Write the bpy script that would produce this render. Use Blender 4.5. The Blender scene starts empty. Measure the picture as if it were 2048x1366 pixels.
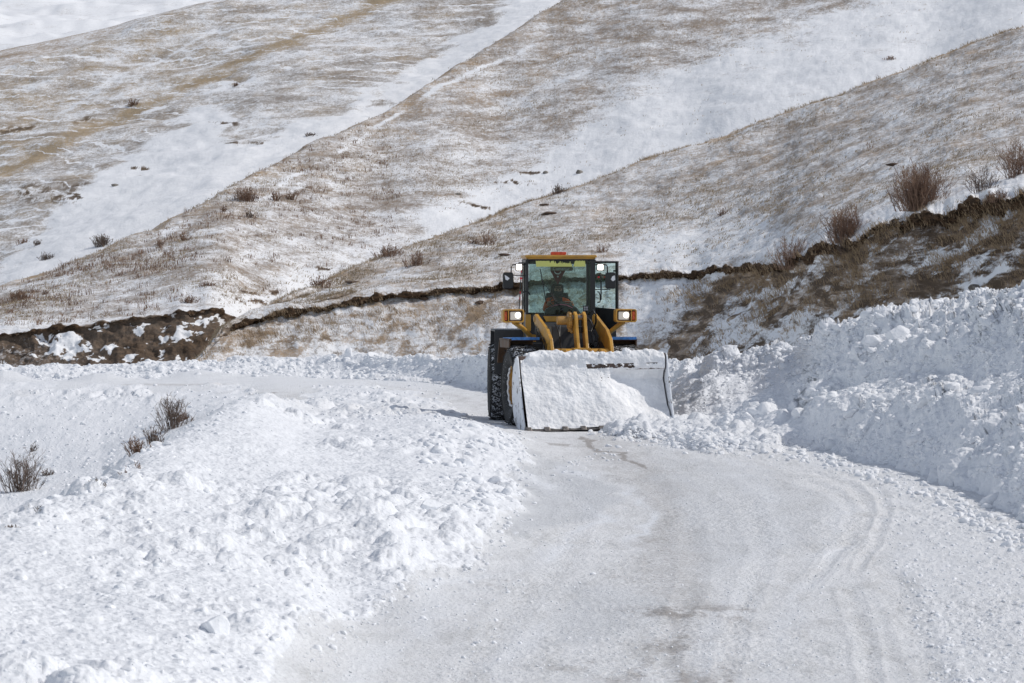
import bpy, math, random
import numpy as np
from mathutils import Vector, Matrix, Euler
from mathutils.bvhtree import BVHTree

# ---------------------------------------------------------------- camera, sky, sun, exposure
SC = bpy.context.scene
F, HZ, CX, CAM_H = 8000.0, 530.0, 1024.0, 3.2      # focal length in pixels of the 2048 px wide photo
cam_data = bpy.data.cameras.new("camera")
cam_data.sensor_width = 36.0
cam_data.lens = 36.0 * F / 2048.0
cam_data.shift_y = -(683.0 - HZ) / 2048.0
cam_data.clip_start = 1.0
cam_data.clip_end = 3000.0
cam_data.dof.use_dof = True
cam_data.dof.focus_distance = 78.0
cam_data.dof.aperture_fstop = 11.0
cam = bpy.data.objects.new("camera", cam_data)
cam.location = (0, 0, CAM_H)
cam.rotation_euler = (math.radians(90), 0, 0)
SC.collection.objects.link(cam)
SC.camera = cam

SUN_AZ = math.radians(2)        # measured from +X towards +Y : square from the right
SUN_EL = math.radians(46)
sd = Vector((math.cos(SUN_AZ) * math.cos(SUN_EL), math.sin(SUN_AZ) * math.cos(SUN_EL), math.sin(SUN_EL)))
world = bpy.data.worlds.new("World")
SC.world = world
world.use_nodes = True
wn = world.node_tree
bg = wn.nodes["Background"]
sky = wn.nodes.new("ShaderNodeTexSky")
sky.sky_type = 'NISHITA'
sky.sun_disc = False
sky.sun_elevation = SUN_EL
sky.sun_rotation = math.radians(90) - SUN_AZ
sky.altitude = 2000
sky.dust_density = 2.0
hs = wn.nodes.new("ShaderNodeHueSaturation")      # thin high haze: a paler, less saturated sky
hs.inputs['Saturation'].default_value = 0.52
wn.links.new(sky.outputs[0], hs.inputs['Color'])
wn.links.new(hs.outputs[0], bg.inputs[0])
bg.inputs[1].default_value = 0.15
sun_l = bpy.data.lights.new("sun", 'SUN')
sun_l.energy = 2.45
sun_l.angle = math.radians(0.6)
sun_l.color = (1.0, 0.95, 0.88)
sun = bpy.data.objects.new("sun", sun_l)
sun.rotation_euler = sd.to_track_quat('Z', 'Y').to_euler()
sun.location = (60, 20, 60)
SC.collection.objects.link(sun)
SC.view_settings.view_transform = 'Standard'
SC.view_settings.look = 'None'
SC.view_settings.gamma = 1.0
SC.view_settings.exposure = -0.03
SC.cycles.use_denoising = True
SC.cycles.max_bounces = 8
SC.cycles.diffuse_bounces = 6
SC.cycles.transparent_max_bounces = 12

# ---------------------------------------------------------------- numpy helpers
rng = np.random.default_rng(7)
random.seed(11)

def _h(ix, iy, iz, seed):
    h = (ix.astype(np.uint32) * np.uint32(374761393) + iy.astype(np.uint32) * np.uint32(668265263)
         + iz.astype(np.uint32) * np.uint32(2147483647) + np.uint32((seed * 974711) & 0xffffffff))
    h ^= h >> np.uint32(13); h *= np.uint32(1274126177)
    h ^= h >> np.uint32(16); h *= np.uint32(2246822519)
    h ^= h >> np.uint32(13)
    return (h & np.uint32(0xffffff)).astype(np.float32) / np.float32(16777216.0)

def vnoise(x, y, z=None, seed=0):
    x = np.asarray(x, np.float32); y = np.asarray(y, np.float32)
    z = np.zeros_like(x) if z is None else np.asarray(z, np.float32)
    fx, fy, fz = np.floor(x), np.floor(y), np.floor(z)
    ix, iy, iz = fx.astype(np.int64), fy.astype(np.int64), fz.astype(np.int64)
    tx, ty, tz = x - fx, y - fy, z - fz
    tx = tx * tx * (3 - 2 * tx); ty = ty * ty * (3 - 2 * ty); tz = tz * tz * (3 - 2 * tz)
    r = 0
    for dz in (0, 1):
        wz = tz if dz else 1 - tz
        for dy in (0, 1):
            wy = ty if dy else 1 - ty
            for dx in (0, 1):
                wx = tx if dx else 1 - tx
                r = r + wx * wy * wz * _h(ix + dx, iy + dy, iz + dz, seed)
    return r

def fbm(x, y, z=None, oct=4, seed=0, gain=0.5):
    a, t, s = 1.0, 0.0, 0.0
    for o in range(oct):
        k = 2.03 ** o
        t = t + a * vnoise(x * k + 7.3 * o, y * k - 3.1 * o, None if z is None else z * k + 1.7 * o, seed + o)
        s += a; a *= gain
    return t / s

def chunks(x, y, z, s, seed=0, dens=0.8, flat2d=False):
    """rounded broken lumps of cell size s: height of the tallest lump over each point, in metres"""
    x = np.asarray(x, np.float32) / s; y = np.asarray(y, np.float32) / s
    z = np.zeros_like(x) if z is None else np.asarray(z, np.float32) / s
    wx = x + 0.35 * (vnoise(x * 1.9, y * 1.9, z * 1.9, seed + 50) - .5) + 0.22 * (vnoise(x * 4.9, y * 4.9, z * 4.9, seed + 51) - .5)
    wy = y + 0.35 * (vnoise(x * 1.9, y * 1.9, z * 1.9, seed + 52) - .5) + 0.22 * (vnoise(x * 4.9, y * 4.9, z * 4.9, seed + 53) - .5)
    wz = z
    ix, iy, iz = np.floor(wx).astype(np.int64), np.floor(wy).astype(np.int64), np.floor(wz).astype(np.int64)
    best = np.zeros_like(x)
    for dz in ((0,) if flat2d else (-1, 0, 1)):
        for dy in (-1, 0, 1):
            for dx in (-1, 0, 1):
                cx, cy, cz = ix + dx, iy + dy, iz + dz
                px = cx + _h(cx, cy, cz, seed); py = cy + _h(cx, cy, cz, seed + 1)
                pz = (cz + _h(cx, cy, cz, seed + 2)) if not flat2d else 0
                r = 0.28 + 0.55 * _h(cx, cy, cz, seed + 3) ** 2
                d2 = (wx - px) ** 2 + (wy - py) ** 2 + ((wz - pz) ** 2 if not flat2d else 0)
                on = _h(cx, cy, cz, seed + 4) < dens
                best = np.maximum(best, np.where(on, r * np.maximum(1 - d2 / (r * r), 0) ** .7, 0))
    return best * s

def sstep(a, b, x):
    t = np.clip((x - a) / (b - a), 0, 1)
    return t * t * (3 - 2 * t)

def poly_in(px, py, poly):
    r = np.zeros(px.shape, bool)
    n = len(poly)
    for i in range(n):
        x0, y0 = poly[i]; x1, y1 = poly[(i + 1) % n]
        if y0 == y1: continue
        c = ((y0 > py) != (y1 > py)) & (px < (x1 - x0) * (py - y0) / (y1 - y0) + x0)
        r ^= c
    return r

def line_d(px, py, pts, sy=1.0):
    best = np.full(px.shape, 1e9, np.float32)
    for (x0, y0), (x1, y1) in zip(pts[:-1], pts[1:]):
        dx, dy = x1 - x0, (y1 - y0) * sy
        t = np.clip(((px - x0) * dx + (py - y0) * sy * dy) / (dx * dx + dy * dy + 1e-9), 0, 1)
        d = np.hypot(px - x0 - t * dx, (py - y0) * sy - t * dy)
        best = np.minimum(best, d)
    return best

def poly_soft(px, py, poly, w, sy=1.0):
    """1 inside, 0 outside, over a band of w pixels each side"""
    d = line_d(px, py, list(poly) + [poly[0]], sy)
    s = np.where(poly_in(px, py, poly), d, -d)
    return sstep(-w, w, s)

def W(px, py, D):
    return (px - CX) * D / F, D, CAM_H - (py - HZ) * D / F

# ---------------------------------------------------------------- object helpers
def tag(o, label=None, cat=None, group=None, kind=None):
    if label: o['label'] = label
    if cat: o['category'] = cat
    if group: o['group'] = group
    if kind: o['kind'] = kind
    return o

def link(o, parent=None):
    SC.collection.objects.link(o)
    if parent is not None: o.parent = parent
    return o

def empty(name, loc):
    o = bpy.data.objects.new(name, None)
    o.empty_display_size = 0.3
    o.location = loc
    return link(o)

def np_mesh(name, V, Fq, mat, smooth=True, attrs=None, parent=None):
    """V (n,3) ; Fq (m,k) faces of equal size"""
    me = bpy.data.meshes.new(name)
    n, m, k = len(V), len(Fq), Fq.shape[1]
    me.vertices.add(n); me.vertices.foreach_set("co", np.ascontiguousarray(V, np.float32).ravel())
    me.loops.add(m * k); me.loops.foreach_set("vertex_index", np.ascontiguousarray(Fq, np.int32).ravel())
    me.polygons.add(m)
    me.polygons.foreach_set("loop_start", np.arange(0, m * k, k, dtype=np.int32))
    me.polygons.foreach_set("loop_total", np.full(m, k, np.int32))
    me.polygons.foreach_set("use_smooth", np.full(m, smooth, bool))
    for an, av in (attrs or {}).items():
        a = me.attributes.new(an, 'FLOAT', 'POINT')
        a.data.foreach_set("value", np.ascontiguousarray(av, np.float32).ravel())
    me.update(calc_edges=True)
    me.materials.append(mat)
    return link(bpy.data.objects.new(name, me), parent)

def compact(V, Fq, attrs):
    used = np.unique(Fq)
    remap = np.full(len(V), -1, np.int64); remap[used] = np.arange(len(used))
    return V[used], remap[Fq], {k: a[used] for k, a in attrs.items()}

def grid_faces(nr, nc):
    i = np.arange(nr - 1)[:, None] * nc + np.arange(nc - 1)[None, :]
    i = i.ravel()
    return np.stack([i, i + 1, i + nc + 1, i + nc], 1)

# ---------------------------------------------------------------- materials
def mat_new(name):
    m = bpy.data.materials.new(name)
    m.use_nodes = True
    nt = m.node_tree
    b = nt.nodes["Principled BSDF"]
    return m, nt, b

class NT:
    def __init__(s, nt): s.nt = nt; s.N = nt.nodes; s.L = nt.links
    def put(s, sock, v):
        if isinstance(v, (int, float)): sock.default_value = v
        elif isinstance(v, (tuple, list)):
            sock.default_value = (*v, 1.0) if sock.type == 'RGBA' and len(v) == 3 else v
        else: s.L.new(v, sock)
    def math(s, op, a, b=0.0, c=None, clamp=False):
        n = s.N.new("ShaderNodeMath"); n.operation = op; n.use_clamp = clamp
        s.put(n.inputs[0], a); s.put(n.inputs[1], b)
        if c is not None: s.put(n.inputs[2], c)
        return n.outputs[0]
    def mix(s, f, a, b):
        n = s.N.new("ShaderNodeMix"); n.data_type = 'RGBA'
        s.put(n.inputs[0], f); s.put(n.inputs[6], a); s.put(n.inputs[7], b)
        return n.outputs[2]
    def ramp(s, v, a, b, lo=0.0, hi=1.0, smooth=True):
        n = s.N.new("ShaderNodeMapRange"); n.interpolation_type = 'SMOOTHSTEP' if smooth else 'LINEAR'
        s.put(n.inputs[0], v); s.put(n.inputs[1], a); s.put(n.inputs[2], b); s.put(n.inputs[3], lo); s.put(n.inputs[4], hi)
        return n.outputs[0]
    def noise(s, vec, scale, detail=4, rough=0.55, dist=0.0):
        n = s.N.new("ShaderNodeTexNoise")
        if vec is not None: s.L.new(vec, n.inputs['Vector'])
        n.inputs['Scale'].default_value = scale; n.inputs['Detail'].default_value = detail
        n.inputs['Roughness'].default_value = rough; n.inputs['Distortion'].default_value = dist
        return n.outputs[0]
    def voro(s, vec, scale, feature='F1', out=0):
        n = s.N.new("ShaderNodeTexVoronoi"); n.feature = feature
        s.L.new(vec, n.inputs['Vector']); n.inputs['Scale'].default_value = scale
        return n.outputs[out]
    def pos(s):
        return s.N.new("ShaderNodeTexCoord").outputs['Object']
    def mapping(s, vec, rot=(0, 0, 0), scale=(1, 1, 1)):
        n = s.N.new("ShaderNodeMapping"); s.L.new(vec, n.inputs[0])
        n.inputs['Rotation'].default_value = rot; n.inputs['Scale'].default_value = scale
        return n.outputs[0]
    def attr(s, name):
        n = s.N.new("ShaderNodeAttribute"); n.attribute_name = name
        return n.outputs['Fac']
    def bump(s, h, dist, strength=1.0, prev=None):
        n = s.N.new("ShaderNodeBump"); n.inputs['Distance'].default_value = dist; n.inputs['Strength'].default_value = strength
        s.L.new(h, n.inputs['Height'])
        if prev is not None: s.L.new(prev, n.inputs['Normal'])
        return n.outputs[0]

def simple(name, col, rough=0.5, metal=0.0, var=0.12, scale=6.0, emis=None, estr=0.0, dirt=0.0, spec=0.5):
    m, nt, b = mat_new(name); t = NT(nt)
    p = t.pos()
    n = t.noise(p, scale, 5)
    f = t.ramp(n, 0.3, 0.7)
    c = t.mix(f, tuple(c * (1 - var) for c in col), tuple(min(1, c * (1 + var)) for c in col))
    if dirt > 0:
        n2 = t.noise(p, scale * 2.7, 6, 0.65)
        c = t.mix(t.math('MULTIPLY', t.ramp(n2, 0.48, 0.72), dirt), c, (0.10, 0.075, 0.055))
        n3 = t.noise(p, scale * 9, 4, 0.6)
        c = t.mix(t.math('MULTIPLY', t.ramp(n3, 0.66, 0.74), dirt), c, (0.7, 0.72, 0.75))
    t.L.new(c, b.inputs['Base Color'])
    t.put(b.inputs['Roughness'], t.ramp(n, 0.2, 0.8, max(0.02, rough - .1), min(1, rough + .12)))
    b.inputs['Metallic'].default_value = metal
    b.inputs['Specular IOR Level'].default_value = spec
    if emis:
        b.inputs['Emission Color'].default_value = (*emis, 1); b.inputs['Emission Strength'].default_value = estr
    return m

def snow_mat(name, base=(0.83, 0.842, 0.865), dirty=0.25, b1=0.02, b2=0.008, soil=0.0):
    m, nt, b = mat_new(name); t = NT(nt)
    p = t.pos()
    n1 = t.noise(p, 7.0, 6, 0.6)
    n2 = t.noise(p, 45.0, 4, 0.6)
    v = t.voro(p, 16.0)
    c = t.mix(t.ramp(n1, 0.35, 0.75, 0.0, dirty), base, (0.70, 0.715, 0.74))
    sp = t.noise(p, 30.0, 2, 0.5)
    c = t.mix(t.ramp(sp, 0.71, 0.76, 0.0, 0.35), c, (0.42, 0.38, 0.33))
    t.L.new(c, b.inputs['Base Color'])
    b.inputs['Roughness'].default_value = 0.75
    b.inputs['Specular IOR Level'].default_value = 0.25
    nb = t.bump(v, b1, 0.8)
    nb = t.bump(n1, b1 * 1.4, 0.8, nb)
    nb = t.bump(n2, b2, 0.8, nb)
    t.L.new(nb, b.inputs['Normal'])
    return m

M = {}
M['snow'] = snow_mat("packed_snow")
M['snow_far'] = snow_mat("far_snow", dirty=0.35, b1=0.05, b2=0.02)
M['snow_clod'] = snow_mat("clod_snow", base=(0.84, 0.85, 0.87), dirty=0.15, b1=0.01, b2=0.005)

def road_mat():
    m, nt, b = mat_new("scraped_road_snow"); t = NT(nt)
    p = t.pos()
    ice, dirt, wh = t.attr('ice'), t.attr('dirt'), t.attr('white')
    n1 = t.noise(p, 1.3, 6, 0.6)
    n2 = t.noise(p, 14.0, 6, 0.7)
    n3 = t.noise(p, 38.0, 3, 0.6)
    streak = t.noise(t.mapping(p, (0, 0, -0.1), (3.2, 0.45, 1)), 1.0, 6, 0.7, 0.4)
    c = t.mix(t.ramp(n1, 0.3, 0.7), (0.77, 0.775, 0.78), (0.87, 0.87, 0.875))
    c = t.mix(t.ramp(streak, 0.46, 0.66, 0, 0.55), c, (0.56, 0.555, 0.54))
    c = t.mix(t.ramp(n2, 0.50, 0.60, 0.0, 0.75), c, (0.85, 0.855, 0.865))
    c = t.mix(t.ramp(n3, 0.56, 0.66, 0.0, 0.40), c, (0.42, 0.395, 0.365))
    c = t.mix(t.math('MULTIPLY', ice, 0.55), c, (0.60, 0.615, 0.635))
    dn = t.math('ADD', t.math('MULTIPLY', dirt, 0.85), t.math('MULTIPLY', t.ramp(n2, 0.3, 0.75), 0.65))
    c = t.mix(t.math('MULTIPLY', t.math('MULTIPLY', t.ramp(dn, 0.35, 1.15), t.ramp(dirt, 0.0, 0.35)), 0.8), c, (0.315, 0.282, 0.255))
    c = t.mix(wh, c, (0.85, 0.865, 0.89))
    t.L.new(c, b.inputs['Base Color'])
    t.put(b.inputs['Roughness'], t.math('SUBTRACT', 0.75, t.math('MULTIPLY', ice, 0.2)))
    b.inputs['Specular IOR Level'].default_value = 0.3
    nb = t.bump(n2, 0.045, 0.9)
    nb = t.bump(t.voro(p, 22.0), 0.012, 0.7, nb)
    nb = t.bump(n3, 0.01, 0.8, nb)
    t.L.new(nb, b.inputs['Normal'])
    return m
M['road'] = road_mat()

def hill_mat(name, terr=0.0, rot=0.26, sc=1.0, grass=(0.45, 0.33, 0.215), grey=(0.32, 0.265, 0.22), soil=(0.022, 0.015, 0.011), soft=0.30, bump=0.06):
    """thin wind-blown snow over dry grass; attributes: cov (snow cover), tan (straw grass), soil (bare earth)"""
    m, nt, b = mat_new(name); t = NT(nt)
    p = t.pos()
    cov, tan, so = t.attr('cov'), t.attr('tan'), t.attr('soil')
    drift = t.mapping(p, (0, rot, 0), (0.35, 0.35, 1.3))
    d1 = t.noise(drift, 1.4 * sc, 6, 0.62, 0.3)
    d0 = t.noise(drift, 0.22 * sc, 4, 0.55)
    slant = t.attr('slant')
    d2 = t.noise(t.mapping(p, (0, 0.62, 0), (0.30, 0.30, 2.4)), 1.6, 6, 0.7, 0.5)
    fine = t.noise(t.mapping(p, (0, rot, 0), (.7, .5, 1.3)), 6.0 * sc, 6, 0.75)
    grit = t.noise(t.mapping(p, (0, 0, 0), (1, .5, 1)), 13.0 * sc, 3, 0.7)
    v = t.math('MULTIPLY', t.math('SUBTRACT', d1, 0.5), 1.45)
    v = t.math('ADD', v, t.math('MULTIPLY', t.math('SUBTRACT', d0, 0.5), 0.35))
    v = t.math('ADD', v, t.math('MULTIPLY', t.math('SUBTRACT', fine, 0.5), 1.1))
    v = t.math('ADD', v, t.math('MULTIPLY', t.math('SUBTRACT', grit, 0.5), 1.1))
    v = t.math('ADD', v, t.math('MULTIPLY', slant, t.math('MULTIPLY', t.math('SUBTRACT', d2, 0.5), 2.6)))
    v = t.math('ADD', v, cov)
    if terr > 0:        # sheep-track terraces: near level lines of caught snow
        zz = t.mapping(p, (0, 0, 0), (0.035, 0.02, 1.0))
        wob = t.noise(t.mapping(p, (0, 0, 0), (0.10, 0.05, 0.12)), 1.0, 6, 0.62)
        sep = t.N.new("ShaderNodeSeparateXYZ"); t.L.new(p, sep.inputs[0])
        ph = t.math('ADD', t.math('MULTIPLY', sep.outputs[2], 2.1), t.math('MULTIPLY', wob, 7.0))
        ph = t.math('ADD', ph, t.math('MULTIPLY', sep.outputs[0], 0.06))
        fr = t.math('FRACT', ph)
        tri = t.math('ABSOLUTE', t.math('SUBTRACT', fr, 0.5))
        linem = t.ramp(tri, 0.38, 0.5)
        brk = t.ramp(t.noise(t.mapping(p, (0, 0, 0), (0.30, 0.1, 1.4)), 1.0, 5, 0.75), 0.44, 0.66)
        v = t.math('ADD', v, t.math('MULTIPLY', t.math('MULTIPLY', linem, brk), terr))
    mask = t.ramp(v, 0.5 - soft, 0.5 + soft * 1.4)
    gn = t.noise(drift, 1.0 * sc, 5, 0.6)
    gm = t.ramp(t.math('ADD', t.math('MULTIPLY', tan, 0.7), t.math('SUBTRACT', gn, 0.5)), 0.05, 0.65)
    c = t.mix(gm, grey, grass)
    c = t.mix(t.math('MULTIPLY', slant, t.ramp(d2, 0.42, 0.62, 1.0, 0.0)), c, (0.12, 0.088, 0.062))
    c = t.mix(t.ramp(grit, 0.45, 0.7, 0, 0.6), c, (0.10, 0.078, 0.06))
    sc_ = t.mix(t.ramp(fine, 0.35, 0.65), soil, (0.115, 0.072, 0.043))
    c = t.mix(so, c, sc_)
    sn = t.mix(t.ramp(fine, 0.3, 0.7), (0.80, 0.81, 0.825), (0.88, 0.885, 0.90))
    c = t.mix(mask, c, sn)
    t.L.new(c, b.inputs['Base Color'])
    b.inputs['Roughness'].default_value = 0.9
    b.inputs['Specular IOR Level'].default_value = 0.1
    hmix = t.math('ADD', t.math('MULTIPLY', fine, 0.6), t.math('MULTIPLY', grit, 0.5))
    nb = t.bump(hmix, bump, 0.7)
    nb = t.bump(d1, bump * 1.2, 0.5, nb)
    t.L.new(nb, b.inputs['Normal'])
    return m
M['hill_near'] = hill_mat("near_hillside", rot=0.26, sc=1.25, grass=(0.50, 0.365, 0.24), grey=(0.36, 0.30, 0.25))
M['hill_mid'] = hill_mat("middle_hillside", terr=0.10, rot=0.2, sc=1.0)
M['hill_back'] = hill_mat("back_hillside", terr=0.95, rot=0.12, sc=0.9, grass=(0.42, 0.325, 0.215), grey=(0.31, 0.27, 0.235))
M['hill_far'] = hill_mat("far_hillside", terr=0.3, rot=0.1, sc=0.6, soft=0.3)
# ---------------------------------------------------------------- ground sheet: road, shoulder, gully
def uv_of(px, py, z):
    D = F * (CAM_H - z) / (py - HZ)
    return px, HZ + F * CAM_H / D, z
def uv_at(px, D, z):
    return px, HZ + F * CAM_H / D, z

cp = []
for a in [(-700,1560),(2750,1560),(1400,1560),(700,1450),(1400,1366),(2048,1366),(2500,1300),(1000,1366),(1000,1250),(1200,1200),(1500,1150),(1800,1150),
          (1150,1080),(1300,1000),(1600,1000),(1850,1050),(1100,930),(1250,880),(1400,900),(1600,930),(1100,862),(1250,850),(2300,1200),(2750,1200),(2300,1000),(2048,950),(1800,900),
          (1100,820),(1250,800),(1500,820),(950,835),(965,800),(900,790),(975,770),(800,770),(700,762),(560,800),(540,780),(500,760),(400,768),(200,768),(0,767),(-300,766),(-700,766),
          (975,745),(600,745),(200,745),(-300,745),(-700,745),(1300,760),(1700,800),(2100,850),(2700,900)]:
    cp.append(uv_of(a[0], a[1], 0.0))
for y in (725, 700, 680):
    for x in (-700, 0, 700, 1400, 2100, 2750): cp.append((x, y, -0.15))
for a in [(470,1366,.34),(200,1366,.5),(-300,1366,.6),(-700,1400,.6),(300,1500,.35),(-300,1500,.5),(700,1225,.08),(600,1200,.34),(400,1200,.48),(100,1200,.55),(-200,1200,.62),
          (900,1130,.12),(780,1100,.34),(500,1050,.48),(220,1060,.6),(1000,1060,.12),(930,1000,.32),(700,960,.40),(430,950,.58),
          (0,1058,.75),(100,1010,.75),(200,965,.72),(290,905,.7),(370,855,.66),(440,820,.6),(505,797,.45),
          (1035,960,.08),(1010,900,.2),(740,838,.3),(870,836,.38),(950,850,.32),(1000,862,.15),(900,890,.36),(780,900,.42),(600,880,.46),(620,842,.28),(700,812,.08),(650,800,.02),(850,805,.03)]:
    cp.append(uv_of(*a))
for a in [(-50,44,.2),(0,50,-.6),(100,56,-.5),(200,60,-.2),(300,68,-.15),(370,75,-.3),(440,82,-.1),(490,88,.0),
          (-700,45,.2),(-700,60,-1.5),(-300,50,-.4),(-300,75,-3.2),(0,72,-2.5),(150,76,-2.0),(280,82,-1.3),(380,88,-.7),(450,94,-.3),
          (0,90,-1.5),(-300,92,-1.8),(200,95,-.95),(350,100,-.4),(430,102,-.2),(-700,90,-2.2),(0,102,-.55),(-300,103,-.6),(-700,102,-.7),(200,104,-.3)]:
    cp.append(uv_at(*a))
cp = [q for i, q in enumerate(cp) if all(abs(q[0] - r[0]) + 2 * abs(q[1] - r[1]) > 14 for r in cp[:i])]
cp = np.array(cp, float)
SV = 2.0
def rbf_fit(c, k=42.0):
    P = np.stack([c[:, 0], c[:, 1] * SV], 1)
    d = np.sqrt(((P[:, None] - P[None]) ** 2).sum(2) + k * k)
    A = np.zeros((len(c) + 3, len(c) + 3)); A[:len(c), :len(c)] = d
    A[:len(c), -3] = 1; A[:len(c), -2:] = P / 1000; A[-3, :len(c)] = 1; A[-2:, :len(c)] = (P / 1000).T
    return P, np.linalg.solve(A, np.r_[c[:, 2], 0, 0, 0]), k
_P, _w, _k = rbf_fit(cp)
def rbf(u, v):
    r = _w[-3] + _w[-2] * u / 1000 + _w[-1] * v * SV / 1000
    for i in range(len(_P)):
        r = r + _w[i] * np.sqrt((u - _P[i, 0]) ** 2 + (v * SV - _P[i, 1]) ** 2 + _k * _k)
    return r

us = np.concatenate([np.arange(-760, -40, 14.0), np.arange(-40, 2100, 2.2), np.arange(2100, 2800, 14.0)])
vs = np.concatenate([np.arange(1640, 1575, -12.0), np.arange(1575, 1100, -1.5), np.arange(1100, 950, -.85), np.arange(950, 734, -.5), np.arange(734, 664, -6.0)])
cu, cv = np.arange(-800, 2841, 26.0), np.arange(1680, 640, -5.0)
CU, CV = np.meshgrid(cu, cv)
CZ = rbf(CU, CV)
U, V = np.meshgrid(us, vs)
# bilinear lookup of the coarse height
fi = (U - cu[0]) / 26.0; fj = (cv[0] - V) / 5.0
i0 = np.clip(fi.astype(int), 0, len(cu) - 2); j0 = np.clip(fj.astype(int), 0, len(cv) - 2)
tx = fi - i0; ty = fj - j0
Z = (CZ[j0, i0] * (1 - tx) * (1 - ty) + CZ[j0, i0 + 1] * tx * (1 - ty) + CZ[j0 + 1, i0] * (1 - tx) * ty + CZ[j0 + 1, i0 + 1] * tx * ty)
Dg = F * CAM_H / (V - HZ)
# the evenly falling side of the hollow below the far bend
zm = np.interp(U, [-760, -300, 0, 200, 350, 430, 520], [-2.3, -1.9, -1.55, -1.2, -.65, -.3, 0])
tq = np.clip((107.5 - Dg) / 17.0, 0, 1.3)
wq = sstep(85, 93, Dg) * sstep(560, 430, U) * sstep(116, 108, Dg)
Z = Z * (1 - wq) + zm * tq ** 1.1 * wq
X = (U - CX) * Dg / F
Y = Dg
ROAD = [(300,1700),(500,1450),(600,1345),(745,1235),(925,1150),(1005,1085),(1035,1010),(1048,940),(1040,885),(1000,862),(930,843),(880,808),(800,784),(735,770),(650,776),(605,800),
        (590,828),(515,832),(500,800),(495,774),(380,771),(200,770),(-800,768),(-800,742),(700,744),(975,742),(1400,742),(2900,800),(2900,1700)]
VERGE = [(1345,862),(1480,905),(1620,928),(1740,965),(1785,1010),(1800,1080),(1815,1180),(1850,1290),(1900,1400),(2000,1700),(2900,1700),(2900,780),(1345,780)]
PILE = [(1190,860),(1230,872),(1330,892),(1400,900),(1560,905),(1560,800),(1300,800),(1345,845),(1270,838)]
# ragged edges
rag = (fbm(X * 1.2, Y * 0.5, seed=3, oct=5) - .5)
Ur, Vr = U + rag * 110, V + (fbm(X * 1.1 + 9, Y * 0.45, seed=5, oct=5) - .5) * 30
road_m = poly_soft(Ur, Vr, ROAD, 9, 1.6)
road_w = poly_soft(Ur, Vr, ROAD, np.interp(Dg, [30, 80], [60, 14]), 1.6)
verge_m = poly_soft(Ur, Vr, VERGE, 40, 1.2) * road_m
pile_m = poly_soft(Ur, Vr, PILE, 10, 2.0)
far_w = sstep(90, 112, Dg)
field = (1 - road_w)
gully = sstep(-0.1, -0.5, Z) * field
# height noise
stretch = np.interp(Dg, [30, 60, 80, 110], [.8, .6, .45, .3])
YS = np.interp(Dg, Dg[:, 0][np.argsort(Dg[:, 0])], np.cumsum(np.gradient(np.sort(Dg[:, 0])) * np.interp(np.sort(Dg[:, 0]), [30, 60, 80, 110], [.8, .6, .45, .3])))
c1 = chunks(X, YS, None, .42, 1, .45, True)
c2 = chunks(X, YS, None, .17, 11, .75, True)
c3 = chunks(X, YS, None, .08, 21, .8, True) * sstep(80, 55, Dg)
big = fbm(X * .55, Y * .4, seed=31, oct=4) - .5
lumpy = sstep(.42, .62, fbm(X * .5 + 3, Y * .28, seed=33, oct=3))
hf = field * (1 - gully) * (.15 * big + c1 * (.10 + .34 * lumpy) + c2 * (.10 + .24 * lumpy) + c3 * .20 + .05 * (fbm(X * 4, YS * 4, None, 4, 37) - .5))
hf = hf + gully * (.22 * big + c2 * .14 + c3 * .2)
hr = road_m * (.035 * big + c3 * .18 * sstep(.45, .6, fbm(X * .8, Y * .3, seed=35, oct=4)) + .010 * (fbm(X * 9, Y * 9, seed=36, oct=3) - .5))
hv = verge_m * (.012 + .05 * big + c2 * .06 + c3 * .26 + .02 * (fbm(X * 5, YS * 5, None, 4, 38) - .5))
hp = pile_m * (.17 + .2 * big + c1 * .45 + c2 * .5 + c3 * .4)
edge = np.exp(-((road_w - .35) / .25) ** 2) * sstep(-.2, .05, Z)
he = edge * (.015 + .03 * big + c2 * .25) * (1 - far_w)
# tyre grooves and tread marks
T1 = [(1440,918),(1540,928),(1640,948),(1705,975),(1735,1010),(1728,1050),(1690,1095),(1640,1150),(1600,1210)]
T2 = [(1400,905),(1520,915),(1640,935),(1720,958),(1765,990),(1775,1030),(1750,1085),(1715,1140)]
T3 = [(1060,960),(1130,990),(1200,1040),(1150,1090),(1060,1130),(960,1165),(860,1200)]
T4 = [(1780,1150),(1830,1250),(1880,1366),(1920,1500)]
T5 = [(1700,1180),(1730,1280),(1750,1400)]
groove = 0
T6 = [(1290,900),(1400,940),(1500,1010),(1530,1100),(1480,1230),(1440,1400)]; T7 = [(1180,905),(1290,950),(1380,1030),(1390,1150),(1340,1280),(1320,1420)]
T8 = [(1090,930),(1160,1010),(1130,1120),(1010,1240),(900,1400)]
T1B = [(q[0] - 26, q[1] + 14) for q in T1[1:]]
for T, w, dp in ((T1, 10, .009), (T1B, 10, .008), (T2, 8, .010), (T4, 22, .010), (T5, 14, .008), (T6, 16, .007), (T7, 16, .006), (T8, 20, .006)):
    d = line_d(U + 14 * rag, V + 6 * rag, T, 1.8)
    dp = dp * (sstep(1225, 1120, V) * sstep(900, 940, V) if T in (T1, T1B, T2) else 1.0) * (.5 + fbm(X * 3, Y * 1.5, None, 3, 62))
    groove = groove - dp * np.exp(-(d / w) ** 2) + dp * .7 * np.exp(-((d - w * 2.1) / (w * .6)) ** 2)
    if T is not T7: groove = groove + (.012 if T in (T4, T5, T6, T8) else .007) * np.sin(Y * 2 * math.pi / .16 + X * 6) * np.exp(-(d / (w * 1.2)) ** 2)
d3 = line_d(U, V, [(620,1300),(760,1215),(930,1135)], 1.8)
groove = groove + .03 * np.sin(Y * 2 * math.pi / .22 + X * 5) * np.exp(-(d3 / 20) ** 2)
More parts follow.
